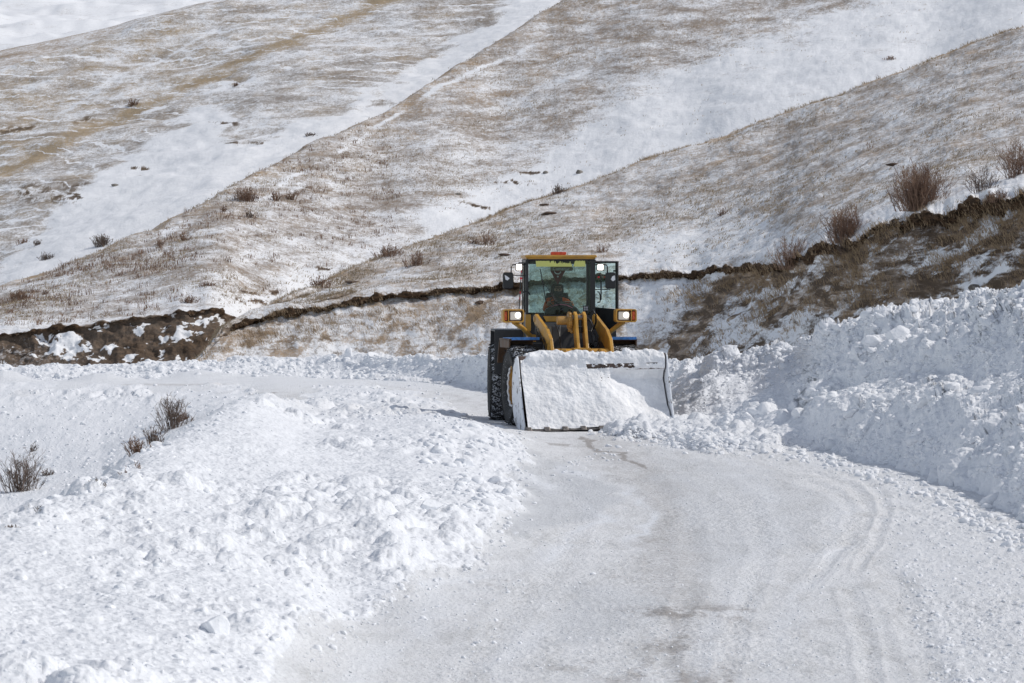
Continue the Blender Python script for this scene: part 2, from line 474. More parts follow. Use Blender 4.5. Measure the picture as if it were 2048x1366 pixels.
Zt = Z + hf + hr + hv + hp + he + groove * road_m
# colour attributes (what lies on the road, not light)
ice = poly_soft(Ur, Vr, [(1060,905),(1130,925),(1215,965),(1245,990),(1150,1050),(1050,1095),(1025,1060),(1050,980)], 14, 1.5)
ice = np.maximum(ice, .6 * poly_soft(Ur, Vr, [(1290,900),(1480,920),(1600,960),(1690,1010),(1600,1090),(1420,1150),(1350,1060),(1310,970)], 22, 1.5))
ice = np.maximum(ice, .7 * poly_soft(Ur, Vr, [(1150,1170),(1300,1190),(1320,1230),(1180,1290),(1080,1290)], 20, 1.5))
ice = np.maximum(ice, poly_soft(U, V, [(515,812),(600,806),(600,828),(515,832)], 5, 2))
def spot(x, y, rx, ry, a): return a * np.exp(-((Ur - x) / rx) ** 2 - ((Vr - y) / ry) ** 2)
dirt = np.zeros_like(U)
for pts, w, a in (([(1172,876),(1190,888),(1235,908),(1270,932)], 8, 1.25), ([(1225,905),(1270,930),(1300,965)], 34, .42), ([(1300,965),(1310,1040),(1290,1120),(1330,1200)], 44, .42), ([(1080,889),(1130,889)], 5, .7), ([(1200,890),(1310,970),(1340,1100),(1370,1250),(1380,1400)], 75, .45), ([(1560,960),(1600,1100),(1560,1250),(1540,1400)], 50, .2), ([(1000,1180),(900,1260),(800,1366)], 40, .22),
                  ([(740,766),(900,790),(970,812)], 7, .35), ([(200,769),(460,769)], 2.5, .55)):
    dirt = np.maximum(dirt, a * np.exp(-(line_d(Ur, V, pts, 1.6) / w) ** 2))
for s in (spot(1390,1228,150,20,.85), spot(1370,1290,95,40,.6), spot(1360,1350,140,44,.65), spot(1320,1090,60,50,.4), spot(1280,1160,150,22,.32), spot(1180,1330,120,12,.4), spot(1560,1250,200,30,.25),
          spot(1700,1360,200,30,.25), spot(1000,1180,120,12,.3), spot(540,788,34,3.5,1.0), spot(560,798,30,4,.3), spot(570,826,20,3,.5)):
    dirt = np.maximum(dirt, s * (.35 + 1.1 * sstep(.38, .62, fbm(X * 3.5, Y * 1.2, None, 5, 63, .6))))
white = np.clip(np.maximum(verge_m * .55, pile_m) + field, 0, 1)
for pl_, w_, a_ in ((T3, 14, .7), ([(1110,935),(1200,950),(1262,985),(1285,1030),(1270,1090)], 12, .7), ([(1060,1110),(930,1190),(800,1300),(700,1400)], 40, .45), ([(1700,1020),(1690,1080),(1600,1180),(1560,1300),(1550,1420)], 26, .5),
                   ([(1480,950),(1560,1030),(1500,1130),(1420,1250),(1400,1400)], 34, .35), ([(1100,1230),(1020,1300),(980,1400)], 30, .4), ([(1830,1080),(1870,1200),(1950,1366)], 40, .5), ([(1330,890),(1460,925),(1560,960)], 10, .4)):
    white = np.maximum(white, a_ * np.exp(-(line_d(Ur, V, pl_, 1.6) / w_) ** 2) * (.4 + 1.0 * sstep(.35, .65, fbm(X * 2.0, Y * .5, None, 4, 61))))
white = np.clip(np.maximum(white, sstep(96, 108, Dg) * .75 * (1 - dirt)), 0, 1)
Vg = np.stack([X.ravel(), Y.ravel(), Zt.ravel()], 1)
FG = grid_faces(len(vs), len(us))
FG = FG[:, ::-1]
FG = FG[:, ::-1]
at = {'ice': ice.ravel(), 'dirt': dirt.ravel(), 'white': white.ravel()}
cls = np.where(road_m.ravel() > .5, np.where(np.maximum(verge_m, pile_m).ravel() > .5, 1, 0), np.where(gully.ravel() > .5, 3, 2))
fc = cls[FG[:, 0]]
for k, nm, mt in ((0, 'road', 'road'), (1, 'snow_verge', 'road'), (2, 'snow_shoulder', 'snow'), (3, 'snow_slope', 'snow')):
    v_, f_, a_ = compact(Vg, FG[fc == k], at)
    o = np_mesh(nm, v_, f_, M[mt], True, a_)
    tag(o, kind='structure')
ALLB = []    # coarse copies for ray casting
def coarse(Vgrid, nr, nc, st=3):
    G = Vgrid.reshape(nr, nc, 3)[::st, ::st]
    f = grid_faces(G.shape[0], G.shape[1])
    return BVHTree.FromPolygons(G.reshape(-1, 3).tolist(), f.tolist())
B_GROUND = coarse(Vg, len(vs), len(us))

# ---------------------------------------------------------------- lofted banks and hills
def gsmooth(A, sig, axis):
    if sig <= 0: return A
    r = int(3 * sig) + 1
    k = np.exp(-.5 * (np.arange(-r, r + 1) / sig) ** 2); k /= k.sum()
    pad = [(0, 0)] * A.ndim; pad[axis] = (r, r)
    Ap = np.pad(A, pad, mode='edge')
    out = 0
    for i, w in enumerate(k):
        sl = [slice(None)] * A.ndim; sl[axis] = slice(i, i + A.shape[axis])
        out = out + w * Ap[tuple(sl)]
    return out

def loft(cols, rows, pxs, counts, smx=14, smt=3, edit=None):
    """cols: px of each column; rows[c] = [(py, D), ...]; pxs fine columns; counts = points per row segment"""
    R = np.array(rows, float)                      # ncol, nrow, 2
    nrow = R.shape[1]
    fine = np.zeros((nrow, len(pxs), 2))
    ug = np.arange(pxs[0], pxs[-1] + 2, 2.0)
    for r in range(nrow):
        for k in (0, 1):
            fine[r, :, k] = np.interp(pxs, ug, gsmooth(np.interp(ug, cols, R[:, r, k]), smx / 2.0, 0))
    if edit: fine = edit(fine, pxs)
    ts = np.concatenate([np.linspace(i, i + 1, counts[i], endpoint=False) for i in range(nrow - 1)] + [[nrow - 1]])
    i0 = np.minimum(ts.astype(int), nrow - 2); f = (ts - i0)[:, None, None]
    G = fine[i0] * (1 - f) + fine[i0 + 1] * f
    G = gsmooth(G, smt, 0)
    PX = np.broadcast_to(pxs[None, :], G.shape[:2])
    x, y, z = W(PX, G[..., 0], G[..., 1])
    return PX, G[..., 0], np.stack([x, y, z], -1), ts

def normals(P):
    du = np.gradient(P, axis=1); dv = np.gradient(P, axis=0)
    n = np.cross(du, dv); n /= np.linalg.norm(n, axis=-1, keepdims=True) + 1e-9
    flip = n[..., 1].mean() > 0
    return -n if flip else n

def add_loft(name, P, mat, attrs=None, kind='structure', **kw):
    nr, nc = P.shape[:2]
    V_ = P.reshape(-1, 3)
    o = np_mesh(name, V_, grid_faces(nr, nc), mat, True, {k: np.broadcast_to(a, (nr, nc)).ravel() for k, a in (attrs or {}).items()})
    tag(o, kind=kind, **kw)
    return o, coarse(V_, nr, nc)

def px_grid(a, b, fa, fb, st=1.8, cs=12.0):
    return np.concatenate([np.arange(a, fa, cs), np.arange(fa, fb, st), np.arange(fb, b + 1, cs)])

# right snow bank
cols = [1228, 1262, 1305, 1350, 1450, 1590, 1625, 1700, 1850, 1950, 2048, 2300, 2700]
rows = [[(812,92),(808,92.3),(804,92.6),(800,92.9),(796,93.2),(790,94),(790,96),(800,98)],
        [(832,86),(815,86.5),(790,87),(770,87.5),(750,88),(716,89),(718,92),(745,96)],
        [(846,81.6),(826,83),(800,84.5),(774,86),(748,87.5),(714,89.5),(718,92),(745,97)],
        [(858,78.5),(832,80),(800,82),(772,83.8),(745,85.8),(714,88.2),(718,91),(745,97)],
        [(884,73.5),(850,75.3),(815,77.3),(780,79.8),(742,82.6),(704,86),(708,89),(745,96)],
        [(904,69.4),(860,71.6),(820,73.8),(780,76.6),(742,79.2),(702,82.5),(708,86),(745,94)],
        [(910,68.2),(865,70),(822,71.5),(775,73.6),(735,75),(668,77.5),(676,81),(745,90)],
        [(928,65.2),(868,67),(806,68.6),(765,72.4),(706,73.2),(646,75.8),(656,79),(745,90)],
        [(968,59.2),(880,61.6),(800,63.8),(745,69),(684,69.8),(604,73),(618,77),(760,88)],
        [(1013,54.2),(910,57.2),(812,61),(745,65.4),(682,67.2),(583,71),(600,75),(760,86)],
        [(1068,48.2),(940,52.2),(815,57),(745,61.5),(678,63.4),(570,68.5),(590,73),(780,84)],
        [(1215,38.6),(1060,43),(900,48),(780,54),(700,57),(555,64),(580,68),(800,80)],
        [(1440,29.4),(1210,33),(980,39),(820,46),(720,50),(540,58),(560,62),(850,74)]]
pxs = px_grid(1228, 2700, 1228.1, 2080, 1.5)
def ed(fine, pxs):
    n = lambda s, k: (fbm(pxs / k, np.full_like(pxs, s), seed=int(s), oct=4) - .5)
    for r, a in ((2, 34), (3, 26), (4, 34), (5, 44)):
        fine[r, :, 0] += n(40 + r, 55.0) * a
        fine[r, :, 1] += n(60 + r, 60.0) * 1.0
    fine[0, :, 0] += n(77, 30.0) * 16
    return fine
PX, PY, P, ts = loft(cols, rows, pxs, [42, 46, 54, 34, 46, 14, 14], 9, 2.2, ed)
N_ = normals(P)
x, y, z = P[..., 0], P[..., 1], P[..., 2]
b0 = fbm(x * .9, y * .9, z * .9, 5, 70) - .5
l1 = chunks(x, y, z, .62, 71, .5); l2 = chunks(x, y, z, .26, 72, .75); l3 = chunks(x, y, z, .11, 73, .8)
wm = sstep(.35, .6, fbm(x * .7 + 5, y * .5, z * .7, 3, 74))
amp = np.interp(ts, [0, .3, .8, 1.7, 2.1, 2.9, 3.2, 3.7, 4.2, 5, 6, 7], [.6, .9, .85, .85, .95, .9, .75, .75, 1.0, 1.2, .8, .6])[:, None]
P = P + N_ * (amp * (.55 * (fbm(x * .55, y * .45, z * .7, 3, 75) - .5) + .25 * b0 + l1 * (.16 + .42 * wm) + l2 * (.18 + .34 * wm) + l3 * .34) - .10)[..., None]
P[..., 2] += amp * np.where(ts[:, None] > 4.4, 1, 0) * l2 * .3
o_rb, B_RB = add_loft('snow_bank', P, M['snow'])

# far berm beyond the bend
cols = [-700, 0, 300, 600, 720, 850, 920, 975, 1040, 1120, 1340]
top = [737, 729, 723, 709, 706, 712, 711, 708, 708, 708, 714]
bas = [757, 757, 757, 757, 759, 767, 776, 789, 800, 806, 812]
rows = []
for c, t_, b_ in zip(cols, top, bas):
    Db = F * (CAM_H + .03) / (b_ - HZ)
    k = (b_ - 757)
    rows.append([(b_ + 40, Db - .6), (b_, Db), (b_ - 8, Db + .3), (b_ - 12 - .2 * k, Db + 2.2), (b_ - 22 - .35 * k, Db + 3.0), (t_ + 2, Db + 4.2), (t_, Db + 5.0), (t_ + 4, Db + 7), (757, Db + 10)])
pxs = px_grid(-700, 1340, -20, 1335, 1.7)
def ed(fine, pxs):
    n = lambda s, k: (fbm(pxs / k, np.full_like(pxs, s), seed=int(s), oct=5) - .5)
    fine[2, :, 0] += n(80, 30.0) * 5
    for r, a in ((4, 8), (5, 12), (6, 16)): fine[r, :, 0] += n(81 + (r > 3), 34.0) * a
    return fine
PX, PY, P, ts = loft(cols, rows, pxs, [6, 10, 8, 14, 26, 8, 6, 6], 12, 1.0, ed)
N_ = normals(P)
x, y, z = P[..., 0], P[..., 1], P[..., 2]
l2 = chunks(x, y, z, .40, 92, .55); l3 = chunks(x, y, z, .16, 93, .8)
P = P + N_ * (.22 * (fbm(x, y, z, 4, 90) - .5) + l2 * .30 + l3 * .3 - .08)[..., None]
o_fb, B_FB = add_loft('snow_berm', P, M['snow'])
o_fb['label'] = 'far plowed snow berm'

# near spur: cut slope and hillside above it
cx_ = [380, 420, 450, 500, 600, 700, 800, 900, 1000, 1100, 1200, 1290, 1400, 1500, 1560, 1600, 1700, 1800, 1900, 2048, 2300, 2750]
ct = [735, 698, 657, 643, 624, 607, 594, 584, 573, 564, 558, 553, 546, 538, 538, 520, 482, 452, 424, 409, 384, 350]
cr = [733, 692, 651, 626, 584, 541, 501, 465, 430, 393, 356, 321, 286, 252, 232, 218, 181, 142, 102, 52, -40, -200]
Db = [122, 122, 122.5, 123, 123.5, 124, 124, 124, 123.5, 123, 122, 120.5, 112.5, 108, 105.5, 104, 101, 98.5, 96.5, 93, 86, 74]
Dm = [122.5, 123, 123.5, 124.2, 124.8, 125.4, 125.5, 125.5, 125.2, 124.8, 124, 123.4, 119, 113, 109.5, 107, 103.5, 100.8, 98.6, 95.5, 88.5, 76.5]
Dt = [123, 124, 124.6, 125.6, 126.4, 127, 127.2, 127.2, 127, 126.5, 126, 125.6, 124, 119, 114.5, 111, 106.5, 103.5, 101, 98, 91, 79]
Dc = [124, 125, 125.5, 127.5, 131, 134, 137, 139.5, 141.5, 143, 144, 144.5, 145, 145, 145, 144.5, 144, 143, 142, 140, 136, 128]
rows = []
for i, c in enumerate(cx_):
    lipw = 2 if c < 460 else (6 if c < 1500 else (11 if c < 1850 else 24))
    a, b_ = ct[i], cr[i]
    mid = (a + 735) / 2 if c < 1290 else (a + 745) / 2
    g = min(1, max(0, (c - 440) / 60))
    rows.append([(760 if c > 390 else 745, Db[i]), (mid, Dm[i]), (a + lipw * .7 + 1 + 20 * g, Dt[i] - .5), (a + lipw * .7, Dt[i]), (a - lipw * .5, Dt[i] - .15), (a - lipw * .5 - 3, Dt[i] + .4),
                 (a - lipw * .5 - 4 - 18 * g, Dt[i] + .4 + 1.2 * g),
                 (a * .68 + b_ * .32, Dt[i] * .70 + Dc[i] * .30), (a * .34 + b_ * .66, Dt[i] * .34 + Dc[i] * .66), (b_ + 1.5, Dc[i] - 1.0), (b_, Dc[i]), (b_ + 12, Dc[i] + 3), (b_ + 120, Dc[i] + 11)])
pxs = px_grid(380, 2750, 380.1, 2070, 1.9)
def ed(fine, pxs):
    n = lambda s, k, o=5: (fbm(pxs / k, np.full_like(pxs, s), seed=int(s), oct=o) - .5)
    w = sstep(440, 520, pxs)
    big_r = sstep(1480, 1650, pxs)
    lip = n(101, 42.0) * (12 + 20 * big_r) * w
    fine[3, :, 0] += lip + w * (n(102, 16.0) * (12 + 22 * big_r) + n(108, 60.0) * (10 + 24 * big_r))
    fine[2, :, 0] += lip * .6
    for r in (4, 5): fine[r, :, 0] += lip + w * n(103, 18.0) * (7 + 12 * big_r)
    fine[6, :, 0] += lip * .4
    fine[3, :, 1] += w * (.25 + n(106, 30.0) * .6)
    fine[1, :, 1] += n(104, 90.0) * .7 * w
    fine[9, :, 0] += n(105, 90.0) * 8; fine[10, :, 0] += n(105, 90.0) * 8
    for r in (7, 8): fine[r, :, 1] += n(107 + r, 160.0, 2) * 2.0
    return fine
PX, PY, P, ts = loft(cx_, rows, pxs, [26, 66, 18, 16, 6, 14, 40, 50, 40, 4, 8, 8], 16, 1.2, ed)
N_ = normals(P)
x, y, z = P[..., 0], P[..., 1], P[..., 2]
T = np.broadcast_to(ts[:, None], PX.shape)
lipm = sstep(2.86, 3.0, T) * sstep(4.7, 4.3, T)
T = np.where(T < 2, T, np.where(T < 6, 2 + (T - 2) * .5, T - 2)) * 1.0      # fold the extra rows back
T = np.where((T >= 2) & (T < 4), np.interp(T, [2, 2.5, 3, 3.5, 4], [1.6, 2, 3, 4, 4.3]), T)
tuss = chunks(x, y, z * 1.3, .45, 112, .6)
P = P + N_ * (.35 * (fbm(x * .5, y * .5, z * .8, 4, 110) - .5) + .10 * (fbm(x * 3, y * 3, z * 3, 4, 111) - .5) + .14 * tuss * sstep(9.5, 8, T) + lipm * .45 * (fbm(x * 3.0, y * 3.0, z * 3.0, 6, 113, .62) - .5))[..., None]
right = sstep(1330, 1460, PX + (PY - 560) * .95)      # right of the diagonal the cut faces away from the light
cut = sstep(2.15, 1.95, T)
fn = fbm(x * 1.1, y * .6, z * 1.6, 4, 120)
fn2 = fbm(x * .35, y * .3, z * .9, 3, 121)
cov = np.full_like(PX, .54, dtype=float)
up = sstep(3.0, 3.3, T)
cov = cov + .10 * (fn2 - .5)
cov = cov + up * .42 * np.exp(-np.maximum(T - 3.2, 0) * 2.6)                       # snow shelf above the lip
cov = cov + .28 * poly_soft(PX, PY, [(1240,480),(1500,440),(1640,480),(1560,530),(1240,560)], 30)
cov = cov + .30 * poly_soft(PX, PY, [(1640,455),(1760,420),(2048,330),(2300,290),(2300,400),(2048,400),(1900,430),(1700,480)], 14)
cov = cov - up * .18 * sstep(6.6, 7.6, T)                                          # scoured crest
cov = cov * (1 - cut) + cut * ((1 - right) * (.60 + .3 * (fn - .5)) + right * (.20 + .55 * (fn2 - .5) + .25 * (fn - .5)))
al, pe_ = x * .82 + z * .57, z * .82 - x * .57
cov = cov + cut * right * (.62 * sstep(.55, .61, fbm(al * .55, pe_ * 2.4, y * .3, 5, 123, .6)) - .10)
cov = cov - cut * (1 - right) * .28 * sstep(.56, .62, fbm(al * 1.3, pe_ * 2.6, y * .5, 5, 124, .6))
cov = cov + cut * .40 * poly_soft(PX, PY, [(1250,560),(1440,556),(1400,610),(1330,680),(1250,700)], 14)
for pl in ([(1640,500),(1700,495),(1640,560),(1560,590)], [(1850,470),(1900,490),(1880,560),(1800,560)], [(1960,520),(2048,500),(2048,530),(1900,600),(1840,610)], [(1700,560),(1740,560),(1710,610),(1650,640)]):
    cov = cov + .30 * cut * poly_soft(PX, PY, pl, 10)
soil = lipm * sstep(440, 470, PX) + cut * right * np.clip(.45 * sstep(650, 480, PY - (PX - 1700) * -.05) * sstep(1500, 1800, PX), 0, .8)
soil = np.clip(soil + cut * (1 - right) * .45 * sstep(.62, .72, fn), 0, 1)
cov = cov - .75 * lipm * sstep(440, 470, PX)
tan = .25 + .9 * sstep(6.9, 7.7, T) + .5 * (fn - .5) + .25 * cut
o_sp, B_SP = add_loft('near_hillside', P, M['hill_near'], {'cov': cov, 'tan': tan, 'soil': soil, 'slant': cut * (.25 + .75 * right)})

HN = dict(P=P, T=T, cov=cov, cut=cut, lip=lipm, right=right, PX=PX, PY=PY)

# middle hill: earth bank at its foot on the left, slope above
cols = [-700, -300, 0, 100, 200, 300, 400, 430, 455, 500, 600, 800, 1000, 1100, 1200, 1400, 1700, 2100, 2500]
yb = [710, 690, 670, 659, 648, 633, 617, 619, 628, 650, 640, 600, 560, 530, 500, 440, 360, 250, 150]
cc = [700, 660, 573, 536, 500, 458, 410, 395, 381, 355, 305, 200, 82, 18, -40, -140, -260, -400, -520]
Dl = [129, 129, 129, 129, 129, 129, 129.5, 130, 131, 134, 139, 145, 150, 151, 152, 153, 153, 152, 150]
Dq = [138, 142, 147, 149, 151, 154, 159, 160.5, 162, 165, 171, 180, 189, 193, 196, 200, 205, 210, 214]
rows = []
for i, c in enumerate(cols):
    a, b_ = yb[i], cc[i]
    rows.append([(762, Dl[i] - 3.2), (725, Dl[i] - 1.6), (a + 10, Dl[i]), (a, Dl[i] - .12), (a - 2.5, Dl[i] + .7), (a * .66 + b_ * .34, Dl[i] * .66 + Dq[i] * .34),
                 (a * .33 + b_ * .67, Dl[i] * .33 + Dq[i] * .67), (b_ + 1.5, Dq[i] - 1.2), (b_, Dq[i]), (b_ + 8, Dq[i] + 3), (b_ + 110, Dq[i] + 12)])
pxs = px_grid(-700, 2500, -20, 2070, 2.0)
def ed(fine, pxs):
    n = lambda s, k, o=5: (fbm(pxs / k, np.full_like(pxs, s), seed=int(s), oct=o) - .5)
    l = n(131, 30.0) * 9
    for r in (2, 3, 4): fine[r, :, 0] += l
    fine[2, :, 0] += n(133, 14.0) * 7
    fine[1, :, 1] += n(132, 80.0) * .6
    for r in (5, 6): fine[r, :, 1] += n(137 + r, 260.0, 2) * 5.0
    for r in (7, 8): fine[r, :, 0] += n(136, 80.0) * 9
    return fine
PX, PY, P, ts = loft(cols, rows, pxs, [8, 56, 8, 4, 50, 70, 70, 4, 8, 8], 16, 1.2, ed)
N_ = normals(P)
x, y, z = P[..., 0], P[..., 1], P[..., 2]
T = np.broadcast_to(ts[:, None], PX.shape)
P = P + N_ * (.5 * (fbm(x * .35, y * .35, z * .6, 4, 140) - .5) + (.08 + .5 * sstep(3.4, 2.9, T)) * (fbm(x * 2.4, y * 2.4, z * 2.4, 4, 141) - .5) + .07 * chunks(x, y, z, .5, 142, .6))[..., None]
fn = fbm(x * .9, y * .5, z * 1.6, 4, 150)
fn2 = fbm(x * .18, y * .2, z * .5, 3, 151)
cut = sstep(3.1, 2.9, T)
cov = .54 + .2 * (fn2 - .5)
CH = [(840,500),(870,430),(960,390),(1060,345),(1130,285),(1230,210),(1330,150),(1450,105),(1600,60),(1700,20),(1760,-40),(2500,-200),(2500,60),(1700,240),(1300,380),(1000,500),(850,540)]
cov = cov + .52 * poly_soft(PX + 60 * (fn - .5), PY + 50 * (fn - .5), CH, 34)
cov = cov + .20 * poly_soft(PX, PY, [(560,560),(700,470),(850,420),(1000,420),(900,520),(700,600),(560,640)], 40)
cov = cov + .28 * poly_soft(PX, PY, [(330,640),(640,560),(640,640),(500,680)], 20) + .16 * sstep(4.9, 3.6, T)
for pl, w_, a_ in (([(560,370),(700,290),(790,232),(880,172),(990,128),(1100,84)], 5, .6), ([(1050,190),(1150,150),(1220,110)], 6, .25), ([(520,400),(600,372)], 6, .35), ([(330,470),(380,448)], 5, .4),
                   ([(560,645),(660,632)], 5, .5)):
    cov = cov + a_ * np.exp(-(line_d(PX + 14 * (fn - .5), PY + 14 * (fn - .5), pl, 1.6) / w_) ** 2) * sstep(.36, .56, fbm(x * .5, y * .3, z * .8, 3, 157))
cov = cov - .12 * sstep(6.5, 7.4, T)
dark_rocks = 0
for pl, w_ in (([(1025,350),(1090,346)], 3), ([(1000,365),(1060,372)], 4), ([(950,385),(1010,400)], 3), ([(920,410),(980,420)], 3), ([(640,540),(670,545)], 3), ([(480,585),(560,588)], 2.5), ([(480,602),(540,606)], 3.5), ([(905,388),(925,388)], 3), ([(1040,372),(1130,388)], 3)):
    dark_rocks = np.maximum(dark_rocks, np.exp(-(line_d(PX + 30 * (fn - .5), PY + 10 * (fn - .5), pl, 1.8) / (w_ * 2.4)) ** 2))
dark_rocks = dark_rocks * sstep(.50, .60, fbm(x * 2.6, y * .8, z * 6, 5, 155, .7))
cov = cov - 1.3 * dark_rocks
soilp = sstep(1.0, 1.3, T)
cov = cov * (1 - cut) + cut * (-.05 + 1.2 * sstep(.565, .60, fbm(x * 1.9, y * .8, z * 3.6, 5, 152, .62)) + .25 * sstep(655, 730, PY) * sstep(250, 60, PX))
cov = cov - .9 * sstep(2.55, 2.8, T) * sstep(3.3, 3.05, T) * sstep(500, 470, PX)
soil = np.clip(cut * (.72 + .3 * sstep(2.4, 2.8, T) + .5 * (fn - .5)) + dark_rocks, 0, 1)
tan = .12 + .85 * sstep(6.7, 7.6, T) + .5 * (fn - .5) + .2 * sstep(5.6, 6.6, T)
o_mh, B_MH = add_loft('middle_hillside', P, M['hill_mid'], {'cov': cov, 'tan': tan, 'soil': soil})
HM = dict(P=P, T=T, cov=cov, PX=PX, PY=PY)

# back hill with sheep tracks
cols = [-700, -300, 0, 130, 250, 420, 700, 1000, 1300, 1700]
yb = [860, 760, 640, 590, 540, 450, 310, 140, 20, -60]
cc = [330, 235, 143, 100, 56, 2, -70, -140, -200, -280]
Dl = [150, 152, 153, 155, 158, 166, 182, 198, 208, 214]
Dq = [205, 212, 218, 221, 224, 228, 233, 240, 246, 250]
rows = []
for i, c in enumerate(cols):
    a, b_ = yb[i], cc[i]
    r = [(a + 60, Dl[i] - 4)]
    for t_ in (0, .25, .5, .75): r.append((a * (1 - t_) + (b_ + 1) * t_, Dl[i] * (1 - t_) + (Dq[i] - 1) * t_))
    r += [(b_ + 1, Dq[i] - 1), (b_, Dq[i]), (b_ + 8, Dq[i] + 4), (b_ + 90, Dq[i] + 16)]
    rows.append(r)
pxs = px_grid(-700, 1700, -20, 1250, 2.2)
def ed(fine, pxs):
    n = lambda s, k, o=5: (fbm(pxs / k, np.full_like(pxs, s), seed=int(s), oct=o) - .5)
    for r in (2, 3, 4): fine[r, :, 1] += n(160 + r, 300.0, 2) * 6.0
    for r in (5, 6): fine[r, :, 0] += n(166, 70.0) * 6
    return fine
PX, PY, P, ts = loft(cols, rows, pxs, [6, 60, 60, 60, 60, 3, 6, 6], 30, 2, ed)
N_ = normals(P)
x, y, z = P[..., 0], P[..., 1], P[..., 2]
T = np.broadcast_to(ts[:, None], PX.shape)
P = P + N_ * (.8 * (fbm(x * .25, y * .25, z * .5, 4, 170) - .5) + .10 * (fbm(x * 1.8, y * 1.8, z * 1.8, 3, 171) - .5))[..., None]
fn = fbm(x * .5, y * .3, z * 1.0, 4, 180)
fn2 = fbm(x * .12, y * .12, z * .4, 3, 181)
cov = .53 + .2 * (fn2 - .5)
GUL = [(-100,600),(0,560),(100,440),(190,370),(230,310),(330,262),(420,222),(455,232),(420,270),(470,280),(560,272),(680,235),(800,165),(900,95),(960,50),(1050,-20),(1250,-60),(1250,160),(700,340),(250,600),(0,700)]
q = poly_soft(PX + 70 * (fn - .5), PY + 60 * (fn - .5), GUL, 16)
cov = cov + .75 * q
for pl, w_, a_ in (([(110,228),(240,150),(330,115),(430,60)], 5, .22), ([(285,225),(330,215)], 3.5, .7), ([(450,105),(480,95)], 3, .6), ([(480,172),(510,160)], 3, .5), ([(410,190),(460,170)], 4, .3), ([(420,275),(470,240)], 6, .4)):
    cov = cov + a_ * np.exp(-(line_d(PX, PY, pl, 1.6) / w_) ** 2)
tl = line_d(PX, PY, [(-100,395),(0,345),(100,298),(200,250),(270,222),(420,155),(560,92),(700,30),(760,0),(900,-60)], 1.3)
tanl = np.exp(-(tl / 14) ** 2)
cov = cov - .30 * tanl
tan = .30 + 1.0 * tanl + .6 * (fn - .5) + .5 * sstep(5.2, 5.6, T) + .3 * poly_soft(PX, PY, [(-100,300),(0,140),(400,0),(800,0),(500,110),(0,340)], 60)
rk = 0
for pl, w_ in (([(60,385),(160,400)], 13), ([(120,372),(165,368)], 4), ([(262,332),(290,330)], 4), ([(250,345),(280,350)], 3), ([(420,245),(470,250)], 3), ([(450,284),(580,288)], 2.5), ([(0,265),(60,250)], 5), ([(150,240),(175,235)], 4)):
    rk = np.maximum(rk, np.exp(-(line_d(PX, PY, pl, 1.7) / (w_ * 2)) ** 2))
rk = rk * sstep(.50, .60, fbm(x * 2.0, y * .6, z * 5, 5, 182, .7))
cov = cov - 1.2 * rk
HB = dict(P=P, T=T, cov=cov, PX=PX, PY=PY)
o_bh, B_BH = add_loft('back_hillside', P, M['hill_back'], {'cov': cov, 'tan': tan, 'soil': rk * .8})

# second ridge and the far snowfield
def plain_loft(name, cols, rows, cnt, mat, cov_, tan_, seed, amp, pxr, st=3.5):
    pxs = px_grid(cols[0], cols[-1], pxr[0], pxr[1], st, 20)
    PX, PY, P, ts = loft(cols, rows, pxs, cnt, 30, 2)
    N_ = normals(P); x, y, z = P[..., 0], P[..., 1], P[..., 2]
    P = P + N_ * (amp * (fbm(x * .1, y * .1, z * .2, 4, seed) - .5))[..., None]
    return add_loft(name, P, mat, {'cov': np.full(PX.shape, cov_), 'tan': np.full(PX.shape, tan_), 'soil': np.zeros(PX.shape)})
cols = [-700, -300, 0, 130, 200, 300, 420, 700, 1700]
y2 = [300, 190, 95, 72, 58, 30, -1, -40, -150]
rows = [[(y_ + 160, 245), (y_ + 60, 262), (y_, 280), (y_ + 5, 285), (y_ + 60, 300)] for y_ in y2]
plain_loft('second_ridge', cols, rows, [14, 40, 4, 6], M['hill_far'], .55, .5, 190, .8, (-20, 460))
cols = [-900, 0, 900, 1900]
rows = [[(150, 330), (60, 420), (-40, 560), (-260, 800)] for _ in cols]
plain_loft('far_snowfield', cols, rows, [30, 40, 20], M['hill_far'], 1.0, .2, 195, 4.0, (-20, 500))
print("terrain done")

BV = {'ground': B_GROUND, 'bank': B_RB, 'berm': B_FB, 'spur': B_SP, 'mid': B_MH, 'back': B_BH}
def hit(px, py, names=None):
    o = Vector((0, 0, CAM_H)); d = Vector(((px - CX) / F, 1.0, -(py - HZ) / F)).normalized()
    best, bd, bn, bk = None, 1e9, None, None
    for k in (names or BV):
        h = BV[k].ray_cast(o, d)
        if h[0] is not None and h[3] < bd: best, bd, bn, bk = h[0], h[3], h[1], k
    return best, bn, bk
def ppm(D): return F / D
# ---------------------------------------------------------------- wheel loader
YEL = (0.52, 0.27, 0.038)
M['yellow'] = simple("weathered_yellow_paint", YEL, 0.42, 0, .14, 3.0, dirt=.35)
M['yellow_dirty'] = simple("dirty_yellow_paint", (0.40, 0.215, 0.05), 0.55, 0, .25, 6.0, dirt=.7)
M['dark'] = simple("dark_grey_paint", (0.030, 0.031, 0.034), 0.5, 0, .25, 4.0, dirt=.10)
M['black'] = simple("black_plastic", (0.013, 0.013, 0.014), 0.4, 0, .2)
M['steel'] = simple("worn_brown_steel", (0.15, 0.105, 0.085), 0.5, .3, .3, 8.0)
M['edge_steel'] = simple("scraped_edge_steel", (0.20, 0.18, 0.165), 0.4, .6, .35, 20.0)
M['chain'] = simple("chain_steel", (0.05, 0.048, 0.046), 0.45, .7, .3, 20.0)
M['blue'] = simple("faded_blue_paint", (0.05, 0.19, 0.50), 0.5, 0, .25, 14.0, dirt=.15)
